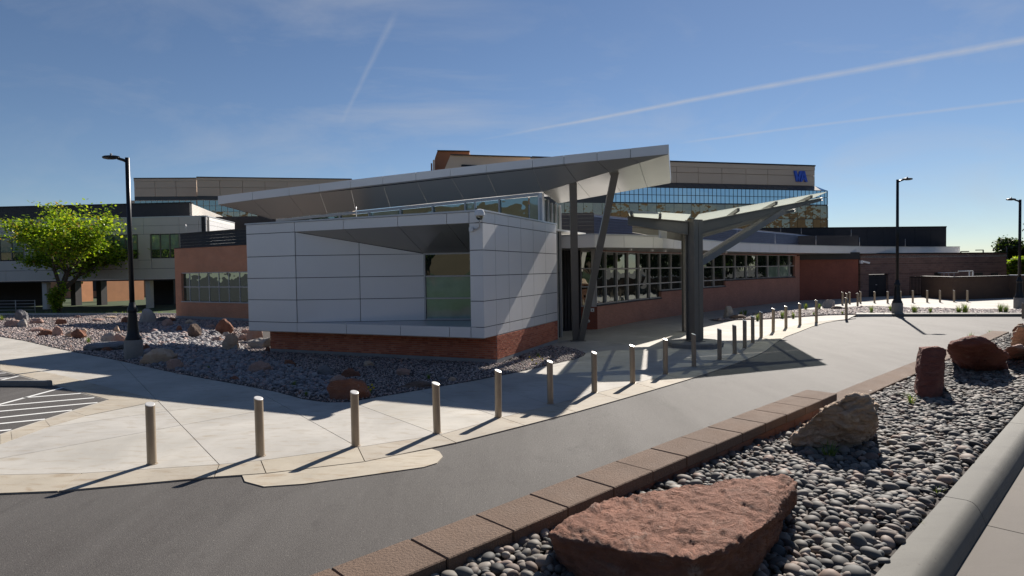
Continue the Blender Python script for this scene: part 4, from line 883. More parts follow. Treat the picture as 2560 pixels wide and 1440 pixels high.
tube('side_rail', [Vector((fA.x, 55, 2.0)), Vector((fB.x, 55, 2.0))], .04, 'frame', pg, 6)
for x in (2360, 2372, 2385): q = D(x, 690, 55); tube('baluster', [Vector((q.x, 55, .3)), Vector((q.x, 55, 2.0))], .02, 'frame', pg, 5)

# ------------------------------------------------------------------ hospital tower block behind
hp = empty('hospital_tower'); tag(hp, 'large tan hospital block with mirrored blue ribbon glazing rising behind the wing', 'building')
h1_, h2_ = D(1675, 430, 112), D(2037, 430, 119.6); hd = (h2_-h1_).normalized(); h0_ = h1_-hd*26
FH = Frame(h0_[:2], h2_[:2]); FH = FH if FH.n.y < 0 else Frame(FH.A, FH.B, True)
def zh(y, x=1675): return FH.hit(x, y)[1]
hx = [FH.s(x) for x in (1747, 1866, 1920, 2036)]
zA, zB, zC, zD = zh(457), zh(430.5), zh(416), zh(405)
cols = [0, 8.5, 17]+[FH.s(x) for x in (1693, 1747, 1806, 1866, 1920)]+[FH.L]
for a, b in zip(cols, cols[1:]):
    for z0, z1 in ((zA, zB), (zB, zC)): FH.slab('precast_panel', a+.04, b-.04, z0+.04, z1-.04, -.3, 0, 'hospital_tan', hp)
FH.slab('parapet_panel', 0, FH.L, zC, zD, -.3, .04, 'hospital_tan', hp); FH.slab('wall_core', 0, FH.L-.05, zA-3, zD-.05, -20, -.32, 'hospital_tan', hp); FH.slab('coping', 0, FH.L+.1, zD, zD+.25, -.8, .12, 'dark_metal', hp)
GO = 1.7
zg0 = zh(472)
for i in range(34):
    a, b = FH.L*i/34, FH.L*(i+1)/34
    plate('skirt_panel', [FH.p(a, zA, .02), FH.p(b, zA, .02), FH.p(b, zg0, GO), FH.p(a, zg0, GO)], .06, 'hospital_skirt', hp, .03, away=(0, 1, -1))
FHG = Frame(FH.p(0, 0, GO)[:2], FH.p(FH.L+1.3, 0, GO)[:2]); FHG = FHG if FHG.n.y < 0 else Frame(FHG.A, FHG.B, True)
gw = FHG.slab('curtain_wall', 0, FHG.L, 2, zg0-.02, -.3, -.08, 'hospital_skirt', hp)
zr1, zr2 = zh(491), zh(510)
pw = .86; np_ = int(FHG.L/pw); cachep = {}
def pane(fr, s, z, w_, h_, mat, par, tilt=.004, o=0.0):
    key = (round(w_, 3), round(h_, 3), mat)
    if key not in cachep: cachep[key] = mesh_from('pane', [(x, y, zz) for zz in (0, h_) for x, y in ((-w_/2, 0), (w_/2, 0), (w_/2, .03), (-w_/2, .03))], BF, mat)
    o_ = bpy.data.objects.new('pane', cachep[key]); q = fr.p(s, z, o); o_.location = q
    o_.rotation_euler = (random.gauss(0, tilt), 0, math.atan2(fr.u.y, fr.u.x)+random.gauss(0, tilt)); link(o_, par)
smin = FHG.s(1530, 490)-1
k = 0
while k*pw < FHG.L-pw/2:
    s_ = (k+.5)*pw; k += 1
    if s_ < smin: continue
    for z0, z1 in ((zr1+.06, zg0-.1), (zr2+.06, zr1-.04)): pane(FHG, s_, z0, pw-.12, z1-z0, 'glass_mirror', gw, .0025)
zz = [zh(545, 1700), zr2-.14]; lev = [zr2-.14-i*2.6 for i in range(6)]
smin2 = FHG.s(1400, 530)-1; k = 0
while k*pw*2 < FHG.L-pw:
    s_ = (k+.5)*pw*2; k += 1
    if s_ < smin2: continue
    for i in range(5):
        if lev[i+1] < 3.5: continue
        pane(FHG, s_, lev[i+1]+.09, pw*2-.06, lev[i]-lev[i+1]-.12, 'glass_bronze', gw, .010)
FHG.slab('corner_post', FHG.L-.02, FHG.L+.1, 2, zg0, -.35, 0.03, 'lamp_black', hp)
ob('glass_return', [FH.p(FH.L, zA, .0), FH.p(FH.L+1.3, zg0, GO), FH.p(FH.L+1.3, zg0, -.6), FH.p(FH.L-1.4, zg0, GO)], [(0, 3, 1), (0, 1, 2)], 'glass_mirror', hp)
# letters
def letter(name, polys, s0, z0, hgt, par):
    mb = MB()
    for poly_ in polys:
        n_ = len(poly_); pts = [FH.p(s0+x*hgt, z0+y*hgt, o) for o in (.35, .02) for x, y in poly_]
        mb.add(pts, [tuple(range(n_)), tuple(range(2*n_-1, n_-1, -1))]+[(i, i+n_, (i+1) % n_+n_, (i+1) % n_) for i in range(n_)])
    return mb.build(name, 'letter_blue', par)
vs0, vz1 = FH.hit(1983, 427.5); _, vz0 = FH.hit(1990, 454.5); vh = vz1-vz0
vo = empty('hospital_letters'); tag(vo, 'blue raised letters VA high on the tan hospital parapet', 'sign')
letter('letter', [[(0, 1), (.25, 1), (.52, 0), (.27, 0)], [(.32, 0.001), (.56, 0.001), (.86, 1), (.62, 1)]], vs0, vz0, vh, vo)
letter('letter', [[(.68, 0), (.89, 0), (1.10, 1), (.90, 1)], [(.95, 1.001), (1.16, 1.001), (1.46, 0.001), (1.21, 0.001)], [(.94, .2), (1.17, .2), (1.12, .38), (.98, .38)]], vs0, vz0, vh, vo)
# upper blocks
def hplate(name, pxs, dep, th, mat): return plate(name, [D(x, y, dep) for x, y in pxs], th, mat, hp, 0, away=(0, 1, 0))
hplate('upper_block', [(1104, 440), (1127, 386), (1326, 392), (1326, 460)], 124, 12, 'hospital_tan'); hplate('upper_coping', [(1126, 385), (1327, 391), (1327, 393), (1126, 387)], 123.5, 1, 'dark_metal')
hplate('brick_penthouse', [(1087, 450), (1087, 396), (1094, 376), (1173, 378), (1173, 450)], 138, 10, 'hospital_brick'); hplate('upper_coping', [(1093, 375), (1174, 376.5), (1174, 379), (1093, 377)], 137.5, 1, 'dark_metal')
hplate('flue', [(1077, 440), (1077, 408), (1080, 408), (1080, 440)], 137, .6, 'hospital_brick'); hplate('flue', [(1082, 440), (1082, 400), (1086, 399), (1086, 440)], 136.5, .6, 'hospital_tan')
hplate('clerestory_slot', [(1153, 412), (1156, 411), (1192, 412.5), (1192, 416), (1153, 416)], 123.4, .3, 'lamp_black')
# left wing of it
for (x0, x1, e0, e1, yt, yb) in ((335, 492, 131, 132, 447, 492), (492, 880, 126, 132, 444, 490)):
    fr = Frame(D(x0, 470, e0)[:2], D(x1, 470, e1)[:2]); fr = fr if fr.n.y < 0 else Frame(fr.A, fr.B, True); z1 = fr.hit(x0, yt)[1]; z0 = fr.hit(x0, yb)[1]
    nc = 3 if x1 == 492 else 7; zm = z0+(z1-z0)*.48; zq_ = z0+(z1-z0)*.86
    for k in range(nc):
        for a, b in ((z0, zm), (zm, zq_)): fr.slab('precast_panel', fr.L*k/nc+.04, fr.L*(k+1)/nc-.04, a+.03, b-.03, -.3, 0, 'hospital_tan', hp)
    fr.slab('parapet_panel', 0, fr.L, zq_, z1, -.3, .05, 'hospital_tan', hp); fr.slab('wall_core', .02, fr.L, z0-8, z1-.05, -12, -.32, 'hospital_tan', hp); fr.slab('coping', 0, fr.L, z1, z1+.2, -.6, .1, 'dark_metal', hp)
    fr.slab('dark_band', 0, fr.L, z0-.75, z0, -.3, -.05, 'hospital_skirt', hp)
    g_ = fr.slab('curtain_wall', -1.0 if x1 == 492 else 0, fr.L, z0-6, z0-.76, -.3, -.1, 'hospital_tan', hp)
    nn = int(fr.L/1.15); hh = [z0-.85, z0-2.0, z0-3.2, z0-4.6]
    for k in range(nn):
        for i in range(3): pane(fr, (k+.5)*1.15, hh[i+1]+.05, 1.05, hh[i]-hh[i+1]-.08, 'glass_teal' if i < 2 else 'glass_bronze', g_, .002)

# ------------------------------------------------------------------ drop-off canopy
tc = empty('drop_off_canopy'); tag(tc, 'steel two-winged drop-off canopy with frosted glass roof, diagonal strut and concrete footing', 'canopy')
B0 = Vector((6.58, 22.2, 0)); th_ = Vector((.86, .51, 0)).normalized(); sh_ = Vector((1.15, 5.0, 0)); HZ = 4.52; SLR, SLL = .155, .09; kR, kL = 7.6, 2.35; tl_ = Vector((-.995, .08, 0)).normalized()
n1 = Vector((th_.y, -th_.x, 0))
for k, off in enumerate((Vector((0, 0, 0)), sh_)):
    b = B0+off
    for j in (-.115, .115): ibeam('column', b+th_*j+Vector((0, 0, .15 if k == 0 else 0)), b+th_*j+Vector((0, 0, HZ+.03)), .21, .42, .03, .03, 'steel_paint', tc, (-n1.x, -n1.y, 0))
    obox('column_plate', b+Vector((0, 0, 2.9))-Vector((0, .17, 0)), (0, 0, 1), (3.2, .05, .05), 'frame', tc)
    for nm, sgn, kk, sl in (('wing_beam', 1, kR, SLR), ('wing_beam', -1, kL, SLL)):
        wd_ = th_ if sgn > 0 else tl_; r0_, r1_ = b+wd_*.22+Vector((0, 0, HZ-.02)), b+wd_*kk+Vector((0, 0, HZ+sl*kk)); n1 = Vector((th_.y, -th_.x, 0)) if sgn > 0 else Vector((-tl_.y, tl_.x, 0))
        dp0, dp1 = .48, (.13 if sgn > 0 else .30); mb = MB()
        V = [];
        for q, dp in ((r0_, dp0), (r1_, dp1)):
            for (ow, z_) in ((-.09, 0), (.09, 0), (.09, -.03), (.012, -.03), (.012, -dp+.03), (.09, -dp+.03), (.09, -dp), (-.09, -dp), (-.09, -dp+.03), (-.012, -dp+.03), (-.012, -.03), (-.09, -.03)): V.append(q+n1*ow+Vector((0, 0, z_)))
        mb.add(V, [tuple(range(11, -1, -1)), tuple(range(12, 24))]+[(i, (i+1) % 12, (i+1) % 12+12, i+12) for i in range(12)]); mb.build(nm, 'steel_paint', tc)
    sa = b+th_*.25+Vector((0, 0, 2.95)); sb_ = b+th_*5.0+Vector((0, 0, HZ+SLR*5.0-.28)); ibeam('strut', sa, sb_, .2, .26, .03, .03, 'steel_paint', tc, (n1.x, n1.y, 0))
ft = lathe('footing', [(.98, -.02), (1.0, .15), (.93, .19)], 'pedestal', tc, 8, smooth=False, loc=(B0.x, B0.y, 0)); lathe('base_plate', [(.42, .19), (.42, .22)], 'steel_paint', tc, 4, smooth=False, loc=(B0.x, B0.y, 0))
def deckp(k, o, sgn, dz=0.0):
    sl = SLR if sgn > 0 else SLL; return B0+(th_ if sgn > 0 else tl_)*k+sh_*o+Vector((0, 0, HZ+sl*k+dz))
OV0, OV1 = -.17, 1.14
pk = [.15, 2.23, 4.4, 6.6, 7.6]
for k0, k1 in zip(pk, pk[1:]):
    for o0, o1 in ((OV0, .5), (.5, OV1)): plate('glass_panel', [deckp(k0, o0, 1, .13), deckp(k1, o0, 1, .13), deckp(k1, o1, 1, .13), deckp(k0, o1, 1, .13)], .02, 'frosted_glass', tc, .015, away=(0, 0, 1))
pl_ = [.15, 1.2, 2.35]
for k0, k1 in zip(pl_, pl_[1:]):
    for o0, o1 in ((OV0, .5), (.5, OV1)): plate('glass_panel', [deckp(k0, o0, -1, .13), deckp(k1, o0, -1, .13), deckp(k1, o1, -1, .13), deckp(k0, o1, -1, .13)], .02, 'frosted_glass', tc, .015, away=(0, 0, 1))
for k_, sg_ in ((2.23, 1), (4.4, 1), (6.6, 1), (1.2, -1), (2.2, -1)):
    a, b = deckp(k_, OV0+.02, sg_, .06), deckp(k_, OV1, sg_, .06); obox('purlin', (a+b)/2, b-a, ((b-a).length, .09, .12), 'steel_paint', tc)
ibeam('hub_beam', B0+Vector((0, 0, HZ-.2)), B0+sh_+Vector((0, 0, HZ-.2)), .2, .3, .03, .03, 'steel_paint', tc, (0, 0, 1))
obox('light_fitting', deckp(1.1, .1, -1, -.5), (th_.x, th_.y, 0), (.3, .12, .35), 'white_plastic', tc)

# ------------------------------------------------------------------ street lamps
def lamp(px, py, ytop, side_, label, arm=.95, k=1.0, ped=True):
    b = G(px, py); dist = b.y; P = empty('street_lamp', b); tag(P, label, 'street lamp', 'black street lamps round the pavilion')
    hz = EYE+(D(px, ytop, dist).z-EYE)
    lathe('pedestal', [(.27, -.1), (.285, .0), (.285, .62), (.26, .66)], 'pedestal', P, 24)
    lathe('base_cover', [(.26, .66), (.26, .72), (.2, .82), (.17, 1.05), (.15, 1.35), (.13, 1.6), (.16, 1.64), (.16, 1.74), (.12, 1.80), (.09, 1.95)], 'lamp_black', P, 12)
    tube('pole', [(0, 0, 1.6), (0, 0, hz)], [.085, .07], 'lamp_black', P, 8)
    tube('arm', [(0, 0, hz-.14), (side_*.15, 0, hz-.07), (side_*.32, 0, hz-.02)], [.055, .05, .045], 'lamp_black', P, 8)
    V, F = [], []; n_ = 10
    for i, (t, hw, hh) in enumerate(((.28, .05, .04), (.38, .13, .06), (.52, .19, .07), (.70, .17, .065), (.80, .10, .045), (.83, .03, .02))):
        for k_ in range(n_): a = 2*math.pi*k_/n_; V.append((side_*t*1.0, math.cos(a)*hw, hz+.02+math.sin(a)*hh))
    for i in range(5):
        for k_ in range(n_): F.append((i*n_+k_, i*n_+(k_+1) % n_, (i+1)*n_+(k_+1) % n_, (i+1)*n_+k_))
    F += [tuple(range(n_)), tuple(5*n_+k_ for k_ in range(n_))]
    ob('lamp_head', V, F, 'lamp_black', P, None, True)
    lathe('photocell', [(.035, .07), (.035, .14), (.02, .15)], 'frame', P, 8, loc=(side_*.55, 0, hz+.01))
    return P
lamp(335, 897, 394, -1, 'tall black street lamp at left over the gravel garden, head pointing left')
lamp(2243, 786, 449, 1, 'black street lamp standing in the strip bed at right, head pointing right')
lamp(2548, 771, 499, -1, 'black street lamp at the right edge of the photo, head pointing left')
def small_lamp(px, ytop, dep, side_, label):
    q = D(px, ytop, dep); P = empty('distant_lamp', (q.x, q.y, 0)); tag(P, label, 'street lamp', 'far street lamps above the service building roof')
    tube('pole', [(0, 0, 0), (0, 0, q.z)], .08, 'lamp_black', P, 6); obox('lamp_head', (side_*.55, 0, q.z), (1, 0, 0), (1.0, .3, .12), 'lamp_black', P)
small_lamp(2517, 616, 78, 1, 'far black lamp showing just right of the service building, before the trees'); small_lamp(2402, 629, 85, 1, 'leftmost of the far lamp tops poking over the service building roof'); small_lamp(2458, 625, 90, -1, 'smallest far lamp top over the middle of the service building roof')

# ------------------------------------------------------------------ bollards
def bollard_meshes():
    r, h, seg = .066, .93, 20; V, F = [], []; sx, sy = .30, -.22
    for z in (0, h):
        for k in range(seg):
            a = 2*math.pi*k/seg; x, y = r*math.cos(a), r*math.sin(a); V.append((x, y, z-(.0 if z == 0 else (x*sx*1.0+y*sy+.02))))
    F = [(k, (k+1) % seg, seg+(k+1) % seg, seg+k) for k in range(seg)]
    me1 = mesh_from('shaft', V, F, 'bollard_paint', None, True)
    V2, F2 = [], []
    for (rr, dz_) in ((.0665, .0), (.0665, .006), (.055, .010)):
        for k in range(seg): a = 2*math.pi*k/seg; x, y = rr*math.cos(a), rr*math.sin(a); V2.append((x, y, h+dz_-(x*sx+y*sy+.02)))
    for i in range(2):
        for k in range(seg): F2.append((i*seg+k, i*seg+(k+1) % seg, (i+1)*seg+(k+1) % seg, (i+1)*seg+k))
    F2.append(tuple(2*seg+k for k in range(seg))); me2 = mesh_from('cap', V2, F2, 'bollard_cap')
    V3, F3 = [], []
    for (rr, z) in ((.082, 0), (.082, .008), (.067, .012)):
        for k in range(seg): a = 2*math.pi*k/seg; V3.append((rr*math.cos(a), rr*math.sin(a), z))
    for i in range(2):
        for k in range(seg): F3.append((i*seg+k, i*seg+(k+1) % seg, (i+1)*seg+(k+1) % seg, (i+1)*seg+k))
    return me1, me2, mesh_from('base_ring', V3, F3, 'bollard_paint')
bm_ = bollard_meshes()
def bollard(px, py, ytop, label, group='steel bollards along the kerb', z=0.0):
    b = G(px, py, z); P = empty('bollard', b); P.rotation_euler = (random.gauss(0, .006), random.gauss(0, .006), random.uniform(-.15, .15)); tag(P, label, 'bollard', group); h = (D(px, ytop, b.y).z-z); P.scale = (1, 1, h/.93)
    for nm, me in zip(('shaft', 'cap', 'base_ring'), bm_): link(bpy.data.objects.new(nm, me), P)
    return P
ordn = ['leftmost bollard of the kerb row, standing nearest the hatched parking bay', 'second bollard from the left in the kerb row, before the open pale slab',
 'third bollard from the left, standing in front of the big red garden boulder', 'fourth bollard from the left, beside the right end of the tan gutter apron',
 'fifth bollard from the left, below the pavilion\'s brick corner', 'sixth bollard from the left, in shadow below the round end of the gravel bed',
 'seventh bollard from the left, inside the sunlit triangle below the V column', 'eighth bollard from the left, with its shadow inside the sunlit triangle',
 'ninth bollard from the left, fully shaded just left of the canopy column', 'tenth bollard from the left, standing directly in front of the canopy footing',
 'eleventh bollard from the left, first one right of the canopy footing, shaded', 'twelfth bollard from the left, at the edge where the canopy shadow ends',
 'thirteenth bollard from the left, first with its foot in sun right of the canopy', 'fourteenth bollard from the left, second in the sunlit curve right of the canopy',
 'fifteenth bollard from the left, beside the first green tuft of the bed', 'sixteenth bollard from the left, midway along the sunlit curve',
 'seventeenth bollard from the left, between two bright green tufts', 'fourth bollard from the right end of the kerb row',
 'third bollard from the right end of the kerb row', 'last but one bollard at the right end of the kerb row, before the white boulder']
ordn = ordn[:17]+['third bollard from the right end of the kerb row', 'last but one bollard of the kerb row, before the white boulder', 'last bollard at the right end of the kerb row, beside the driveway edge']
blist = [(380, 1160, 1008), (651, 1140, 993), (889, 1115, 978), (1093, 1083, 956), (1246, 1043, 925), (1376, 1009, 902), (1486, 981, 880), (1582, 958, 863), (1664, 935, 847), (1735, 916, 834), (1799, 899, 822), (1837, 884, 812), (1862, 870, 800), (1882, 857, 790), (1903, 844, 779), (1933, 830, 771), (1965, 820, 765), (2000, 812, 758), (2041, 806, 750), (2116, 798, 744)]
for (x, y, t), l in zip(blist, ordn): bollard(x, y, t, l)
back_b = [(2106, 762, 730, 'leftmost bollard of the shaded cluster by the dark brick recess'), (2116, 760, 733, 'second bollard of the shaded cluster by the dark brick recess'), (2124, 759, 730, 'third bollard of the shaded cluster by the dark brick recess'), (2144, 765, 733, 'fourth bollard of the shaded cluster, nearer the driveway'), (2151, 758, 729, 'rightmost bollard of the shaded cluster by the brown brick corner'),
 (2186, 757, 729, 'bollard in the service walk in front of the left part of the dark door'), (2219, 758, 728, 'bollard in the service walk at the right jamb of the dark door'), (2251, 757, 727, 'bollard half hidden behind the middle street lamp'), (2282, 757, 726, 'first bollard right of the middle street lamp, by the bar gate'),
 (2318, 756, 725.5, 'second bollard right of the middle street lamp, at the left end of the yard wall'), (2350, 756, 725.5, 'third bollard right of the middle street lamp'), (2385, 755, 725.5, 'fourth bollard right of the middle street lamp, near the yard wall corner'), (2418, 755, 725.5, 'rightmost bollard of the service walk row before the yard wall')]
for x, y, t, l in back_b: bollard(x, y, t, l, 'bollards along the service walk')
bollard(2558, 797, 757, 'bollard cut by the right edge of the photo beside the driveway')
# wheel stop
wsA, wsB = G(-62, 966), G(119, 967); fr = Frame(wsA[:2], wsB[:2]); fr = fr if fr.n.y < 0 else Frame(fr.A, fr.B, True); mb = MB()
pr_ = [(0, .0), (.0, .11), (-.03, .145), (-.12, .145), (-.15, .11), (-.15, 0)]
V = [fr.p(s_, z_+.01, o_) for s_ in (0, fr.L) for o_, z_ in pr_]; mb.add(V, [tuple(range(5, -1, -1)), tuple(range(6, 12))]+[(i, (i+1) % 6, (i+1) % 6+6, i+6) for i in range(6)])
tag(mb.build('wheel_stop', 'pedestal'), 'grey concrete wheel stop at the head of the left parking bay', 'wheel stop')

# ------------------------------------------------------------------ rocks
def rock_mesh(name, dims, seed, mat, sub=3, nplanes=11, rough=.08, low=-.25, flat_top=None):
    rs = np.random.default_rng(seed); bm = bmesh.new(); bmesh.ops.create_icosphere(bm, subdivisions=sub, radius=1)
    pl = []
    for i in range(nplanes):
        v = rs.normal(size=3); v /= np.linalg.norm(v); pl.append((v, rs.uniform(.62, .95)))
    if flat_top: v = np.array(flat_top[:3], float); v /= np.linalg.norm(v); pl.append((v, flat_top[3]))
    V = np.array([v.co[:] for v in bm.verts]); R = np.full(len(V), 1.08)
    for v, h in pl:
        dd = V@v; m_ = dd > .05; R[m_] = np.minimum(R[m_], h/dd[m_])
    off = Vector(rs.uniform(-50, 50, 3))
    for i, v in enumerate(bm.verts):
        d_ = Vector(V[i]); nz = noise.fractal(d_*1.6+off, .9, 2.1, 5)*rough*1.5+noise.fractal(d_*6+off, .8, 2.2, 4)*rough*.45
        q = d_*(R[i]+nz); q.z = max(q.z, low*1.6)
        v.co = (q.x*dims[0]/2, q.y*dims[1]/2, (q.z)*dims[2]/2)
    me = bpy.data.meshes.new(name); bm.to_mesh(me); bm.free(); me.materials.append(M[mat])
    me.polygons.foreach_set('use_smooth', [True]*len(me.polygons)); me.set_sharp_from_angle(angle=math.radians(28)); return me
RK = [
 (33, 777, 66, 802, 'grey', 'upright grey boulder by the pale kerb at far left'), (7, 803, 49, 819, 'pink', 'low pink rock in front of the grey boulder at far left'), (44, 803, 66, 819, 'pale', 'pale rock leaning on the low pink one at far left'),
 (69, 799, 99, 811, 'pink', 'flat pink rock just right of the grey upright boulder'), (75, 820, 107, 832, 'pink', 'long flat pink slab behind the first dark red rock of the sunlit row'), (92, 827, 127, 841, 'red', 'first red rock of the row of four in the sunlit gravel'),
 (131, 821, 155, 842, 'pink', 'tall leaning rock, second of the row of four in the sunlit gravel'), (160, 831, 178, 846, 'tan', 'small orange rock, third of the row of four'), (179, 827, 210, 848, 'red', 'broad red rock ending the row of four in the sunlit gravel'),
 (199, 824, 216, 832, 'tan', 'tan slab peeking out behind the broad red rock'), (135, 799, 159, 813, 'red', 'rusty rock alone in the middle of the sunlit gravel'), (183, 791, 200, 797, 'pink', 'tiny flat rock near the kerb under the tree'),
 (230, 798, 254, 804, 'pink', 'thin flat rock in the upper sunlit gravel'), (264, 791, 287, 797, 'tan', 'thin tan rock close to the pale kerb left of the lamp'), (298, 792, 322, 808, 'red', 'square red rock just left of the street lamp'),
 (344, 780, 381, 807, 'pale', 'white streaked rock leaning up right of the lamp pole'), (391, 792, 418, 804, 'grey', 'low grey rock at the edge of the sun near the brick wing'), (284, 819, 298, 831, 'tan', 'small pointed tan rock at the shadow edge left of the lamp'),
 (253, 837, 285, 858, 'pale', 'cream banded boulder in a patch of sun by the lamp'), (279, 837, 309, 860, 'pink', 'pinkish boulder behind the cream banded one'), (212, 858, 308, 878, 'grey', 'long flat grey slab beside the lamp pedestal'),
 (248, 869, 276, 880, 'red', 'red chip lying against the long grey slab'), (306, 874, 318, 884, 'pale', 'small white stone touching the lamp pedestal'), (354, 863, 371, 881, 'red', 'red rock tucked right behind the lamp pedestal'),
 (354, 880, 428, 912, 'tan', 'long tan and orange boulder right of the lamp pedestal'), (410, 903, 448, 925, 'pink', 'low pink rock at the walk edge, end of the tan boulder'), (418, 794, 435, 805, 'red', 'small dark red rock near the brick wing corner'),
 (406, 802, 427, 817, 'pink', 'pink rock below the small dark red one'), (464, 802, 484, 812, 'tan', 'flat tan rock under the ribbon window'), (479, 806, 494, 820, 'pale', 'white streaked stone on top of the shaded brown boulder'),
 (469, 818, 499, 847, 'brown', 'brown boulder in the shaded swale'), (514, 812, 535, 821, 'pink', 'small pink rock midway along the brick wing'), (541, 807, 577, 837, 'red', 'large angular red boulder in front of the brick wing'),
 (526, 828, 545, 840, 'grey', 'grey rock left of the angular red boulder'), (527, 845, 555, 857, 'pink', 'flat pink rock left of the tan upright boulder'), (558, 841, 593, 878, 'tan', 'tan upright boulder in the middle of the shaded swale'),
 (576, 863, 594, 878, 'pale', 'small pale rock at the foot of the tan upright boulder'), (604, 824, 621, 836, 'pink', 'small pink rock beside the pavilion corner'), (593, 838, 617, 853, 'pink', 'squat pink rock left of the tall pink one'),
 (615, 815, 649, 856, 'pink', 'tall pink slab rock tucked under the pavilion overhang'), (620, 847, 674, 872, 'pale', 'pale sloping boulder against the brick base'), (662, 869, 674, 880, 'red', 'red chip at the brick base end'),
 (625, 902, 669, 932, 'pink', 'rounded pink boulder among the cobbles'), (708, 902, 733, 916, 'red', 'small red rock on the gravel below the brick base'), (574, 944, 597, 954, 'red', 'flat red rock at the walk edge'),
 (441, 817, 452, 832, 'red', 'slim rust rock standing left of the brown boulder'), (792, 920, 826, 939, 'grey', 'smooth blue grey boulder below the brick base'), (855, 926, 885, 944, 'red', 'dark red rock in the shade, left of its small twin'),
 (887, 930, 900, 943, 'red', 'small twin of the dark red rock in the shade'), (826, 943, 863, 963, 'pink', 'striped pink boulder behind the big red one'), (824, 956, 911, 1000, 'red', 'big flat-topped red boulder behind the third bollard'),
 (906, 906, 934, 917, 'tan', 'tan flake close to the concrete foundation'), (991, 923, 1023, 941, 'pink', 'pale pink rock alone on the gravel below the foundation'), (1008, 958, 1070, 971, 'brown', 'long brown slab near the walk, left of the fourth bollard'),
 (1122, 946, 1140, 954, 'tan', 'little tan rock right of the fourth bollard'), (1095, 946, 1113, 955, 'grey', 'little grey rock behind the fourth bollard'), (557, 832, 572, 843, 'pale', 'small white stone at the foot of the angular red boulder'),
 (1812, 773, 1833, 798, 'pale', 'upright white boulder in the small island bed'), (1831, 790, 1866, 800, 'brown', 'flat brown rock beside the upright white boulder'), (2062, 754, 2090, 773, 'pale', 'leaning white boulder in the dark bed at the right'), (2084, 767, 2112, 776, 'brown', 'flat dark rock beside the leaning white boulder'),
 (668, 640, 668, 640, None, None)]
for i, (x0, y0, x1, y1, tone, label) in enumerate(RK):
    if tone is None: continue
    b = G((x0+x1)/2, y1-1); sc_ = b.y/FPX; w_, h_ = (x1-x0)*sc_*1.08, (y1-y0)*sc_*1.12; big = (x1-x0) > 40
    me = rock_mesh('rock', (w_*1.1, max(w_*.6, h_*.7), h_*1.5), 100+i, 'rock_'+tone, 4 if big else 3, 10, .10)
    o = bpy.data.objects.new('boulder', me); o.location = (b.x, b.y+w_*.2, h_*.30); COL.objects.link(o); tag(o, label, 'rock', 'rocks in the gravel garden' if x0 < 1200 else 'rocks in the bed behind the bollards')

def hull_rock(name, pts, mat, seed, voxel, amp, label, freq=2.0):
    bm = bmesh.new()
    for p in pts: bm.verts.new(p)
    bmesh.ops.convex_hull(bm, input=bm.verts[:]); 
    for v in [v for v in bm.verts if not v.link_faces]: bm.verts.remove(v)
    me = bpy.data.meshes.new(name); bm.to_mesh(me); bm.free()
    o = bpy.data.objects.new(name, me); COL.objects.link(o); md = o.modifiers.new('r', 'REMESH'); md.mode = 'VOXEL'; md.voxel_size = voxel
    sm = o.modifiers.new('s', 'SMOOTH'); sm.iterations = 3; sm.factor = .5
    dg = bpy.context.evaluated_depsgraph_get(); m2 = bpy.data.meshes.new_from_object(o.evaluated_get(dg)); o.modifiers.clear(); bpy.data.meshes.remove(me) if me.users == 0 else None
    off = Vector((seed*3.1, seed*1.7, seed)); n_ = len(m2.vertices); co = np.empty(n_*3); no = np.empty(n_*3); m2.vertices.foreach_get('co', co); m2.vertex_normals.foreach_get('vector', no); co = co.reshape(-1, 3); no = no.reshape(-1, 3)
    for k in range(n_):
        p = Vector(co[k]); a = noise.fractal(Vector((p.x, p.y, p.z*2.2))*freq+off, .95, 2.1, 5); r_ = 1-abs(noise.noise(Vector((p.x*1.2, p.y*.8, p.z*2.5))*freq*2.2+off))*2
        c_ = noise.fractal(Vector((p.x*2.2, p.y*1.3, p.z*3.5))*freq*4+off, .8, 2.2, 4)
        co[k] += no[k]*(amp*(a*1.1-.45*max(0, r_-.55)*2)+amp*.28*c_)
    m2.vertices.foreach_set('co', co.ravel()); m2.materials.clear(); m2.materials.append(M[mat]); m2.polygons.foreach_set('use_smooth', [True]*len(m2.polygons)); m2.update()
    o.data = m2; tag(o, label, 'rock', 'big rocks in the pebble planter'); return o
gz = 1.22
def RP(lst): return [G(x, y, z) for x, y, z in lst]
# the long red slab in the foreground: pixel and height of its corners
hull_rock('boulder', RP([(1372, 1335, 1.50), (1392, 1312, 1.53), (1490, 1292, 1.55), (1540, 1238, 1.57), (1700, 1212, 1.60), (1830, 1192, 1.62), (1955, 1184, 1.62), (1990, 1204, 1.58), (1992, 1235, 1.52), (1908, 1318, 1.60), (1800, 1376, 1.61), (1740, 1398, 1.60), (1560, 1376, 1.56), (1430, 1356, 1.52),
    (1395, 1440, 1.22), (1560, 1600, 1.2), (1700, 1620, 1.2), (1850, 1520, 1.2), (1890, 1440, 1.2), (1985, 1270, 1.22), (1700, 1300, 1.2), (1450, 1400, 1.2), (1380, 1350, 1.36)]), 'rock_red', 3, .010, .025, 'long flat-topped red sandstone slab in the pebbles at the bottom of the photo', 3.2)
hull_rock('boulder', RP([(1984, 1098, 1.36), (2010, 1060, 1.50), (2045, 1030, 1.62), (2080, 1005, 1.70), (2120, 985, 1.76), (2165, 990, 1.74), (2195, 1010, 1.66), (2200, 1040, 1.58), (2180, 1100, 1.30), (2110, 1140, 1.2), (2040, 1128, 1.2), (1995, 1112, 1.2), (2190, 1085, 1.2), (2150, 1050, 1.2), (2060, 1062, 1.2)]), 'rock_tan', 8, .012, .048, 'big tan boulder with an orange stain resting in the pebbles', 3.6)
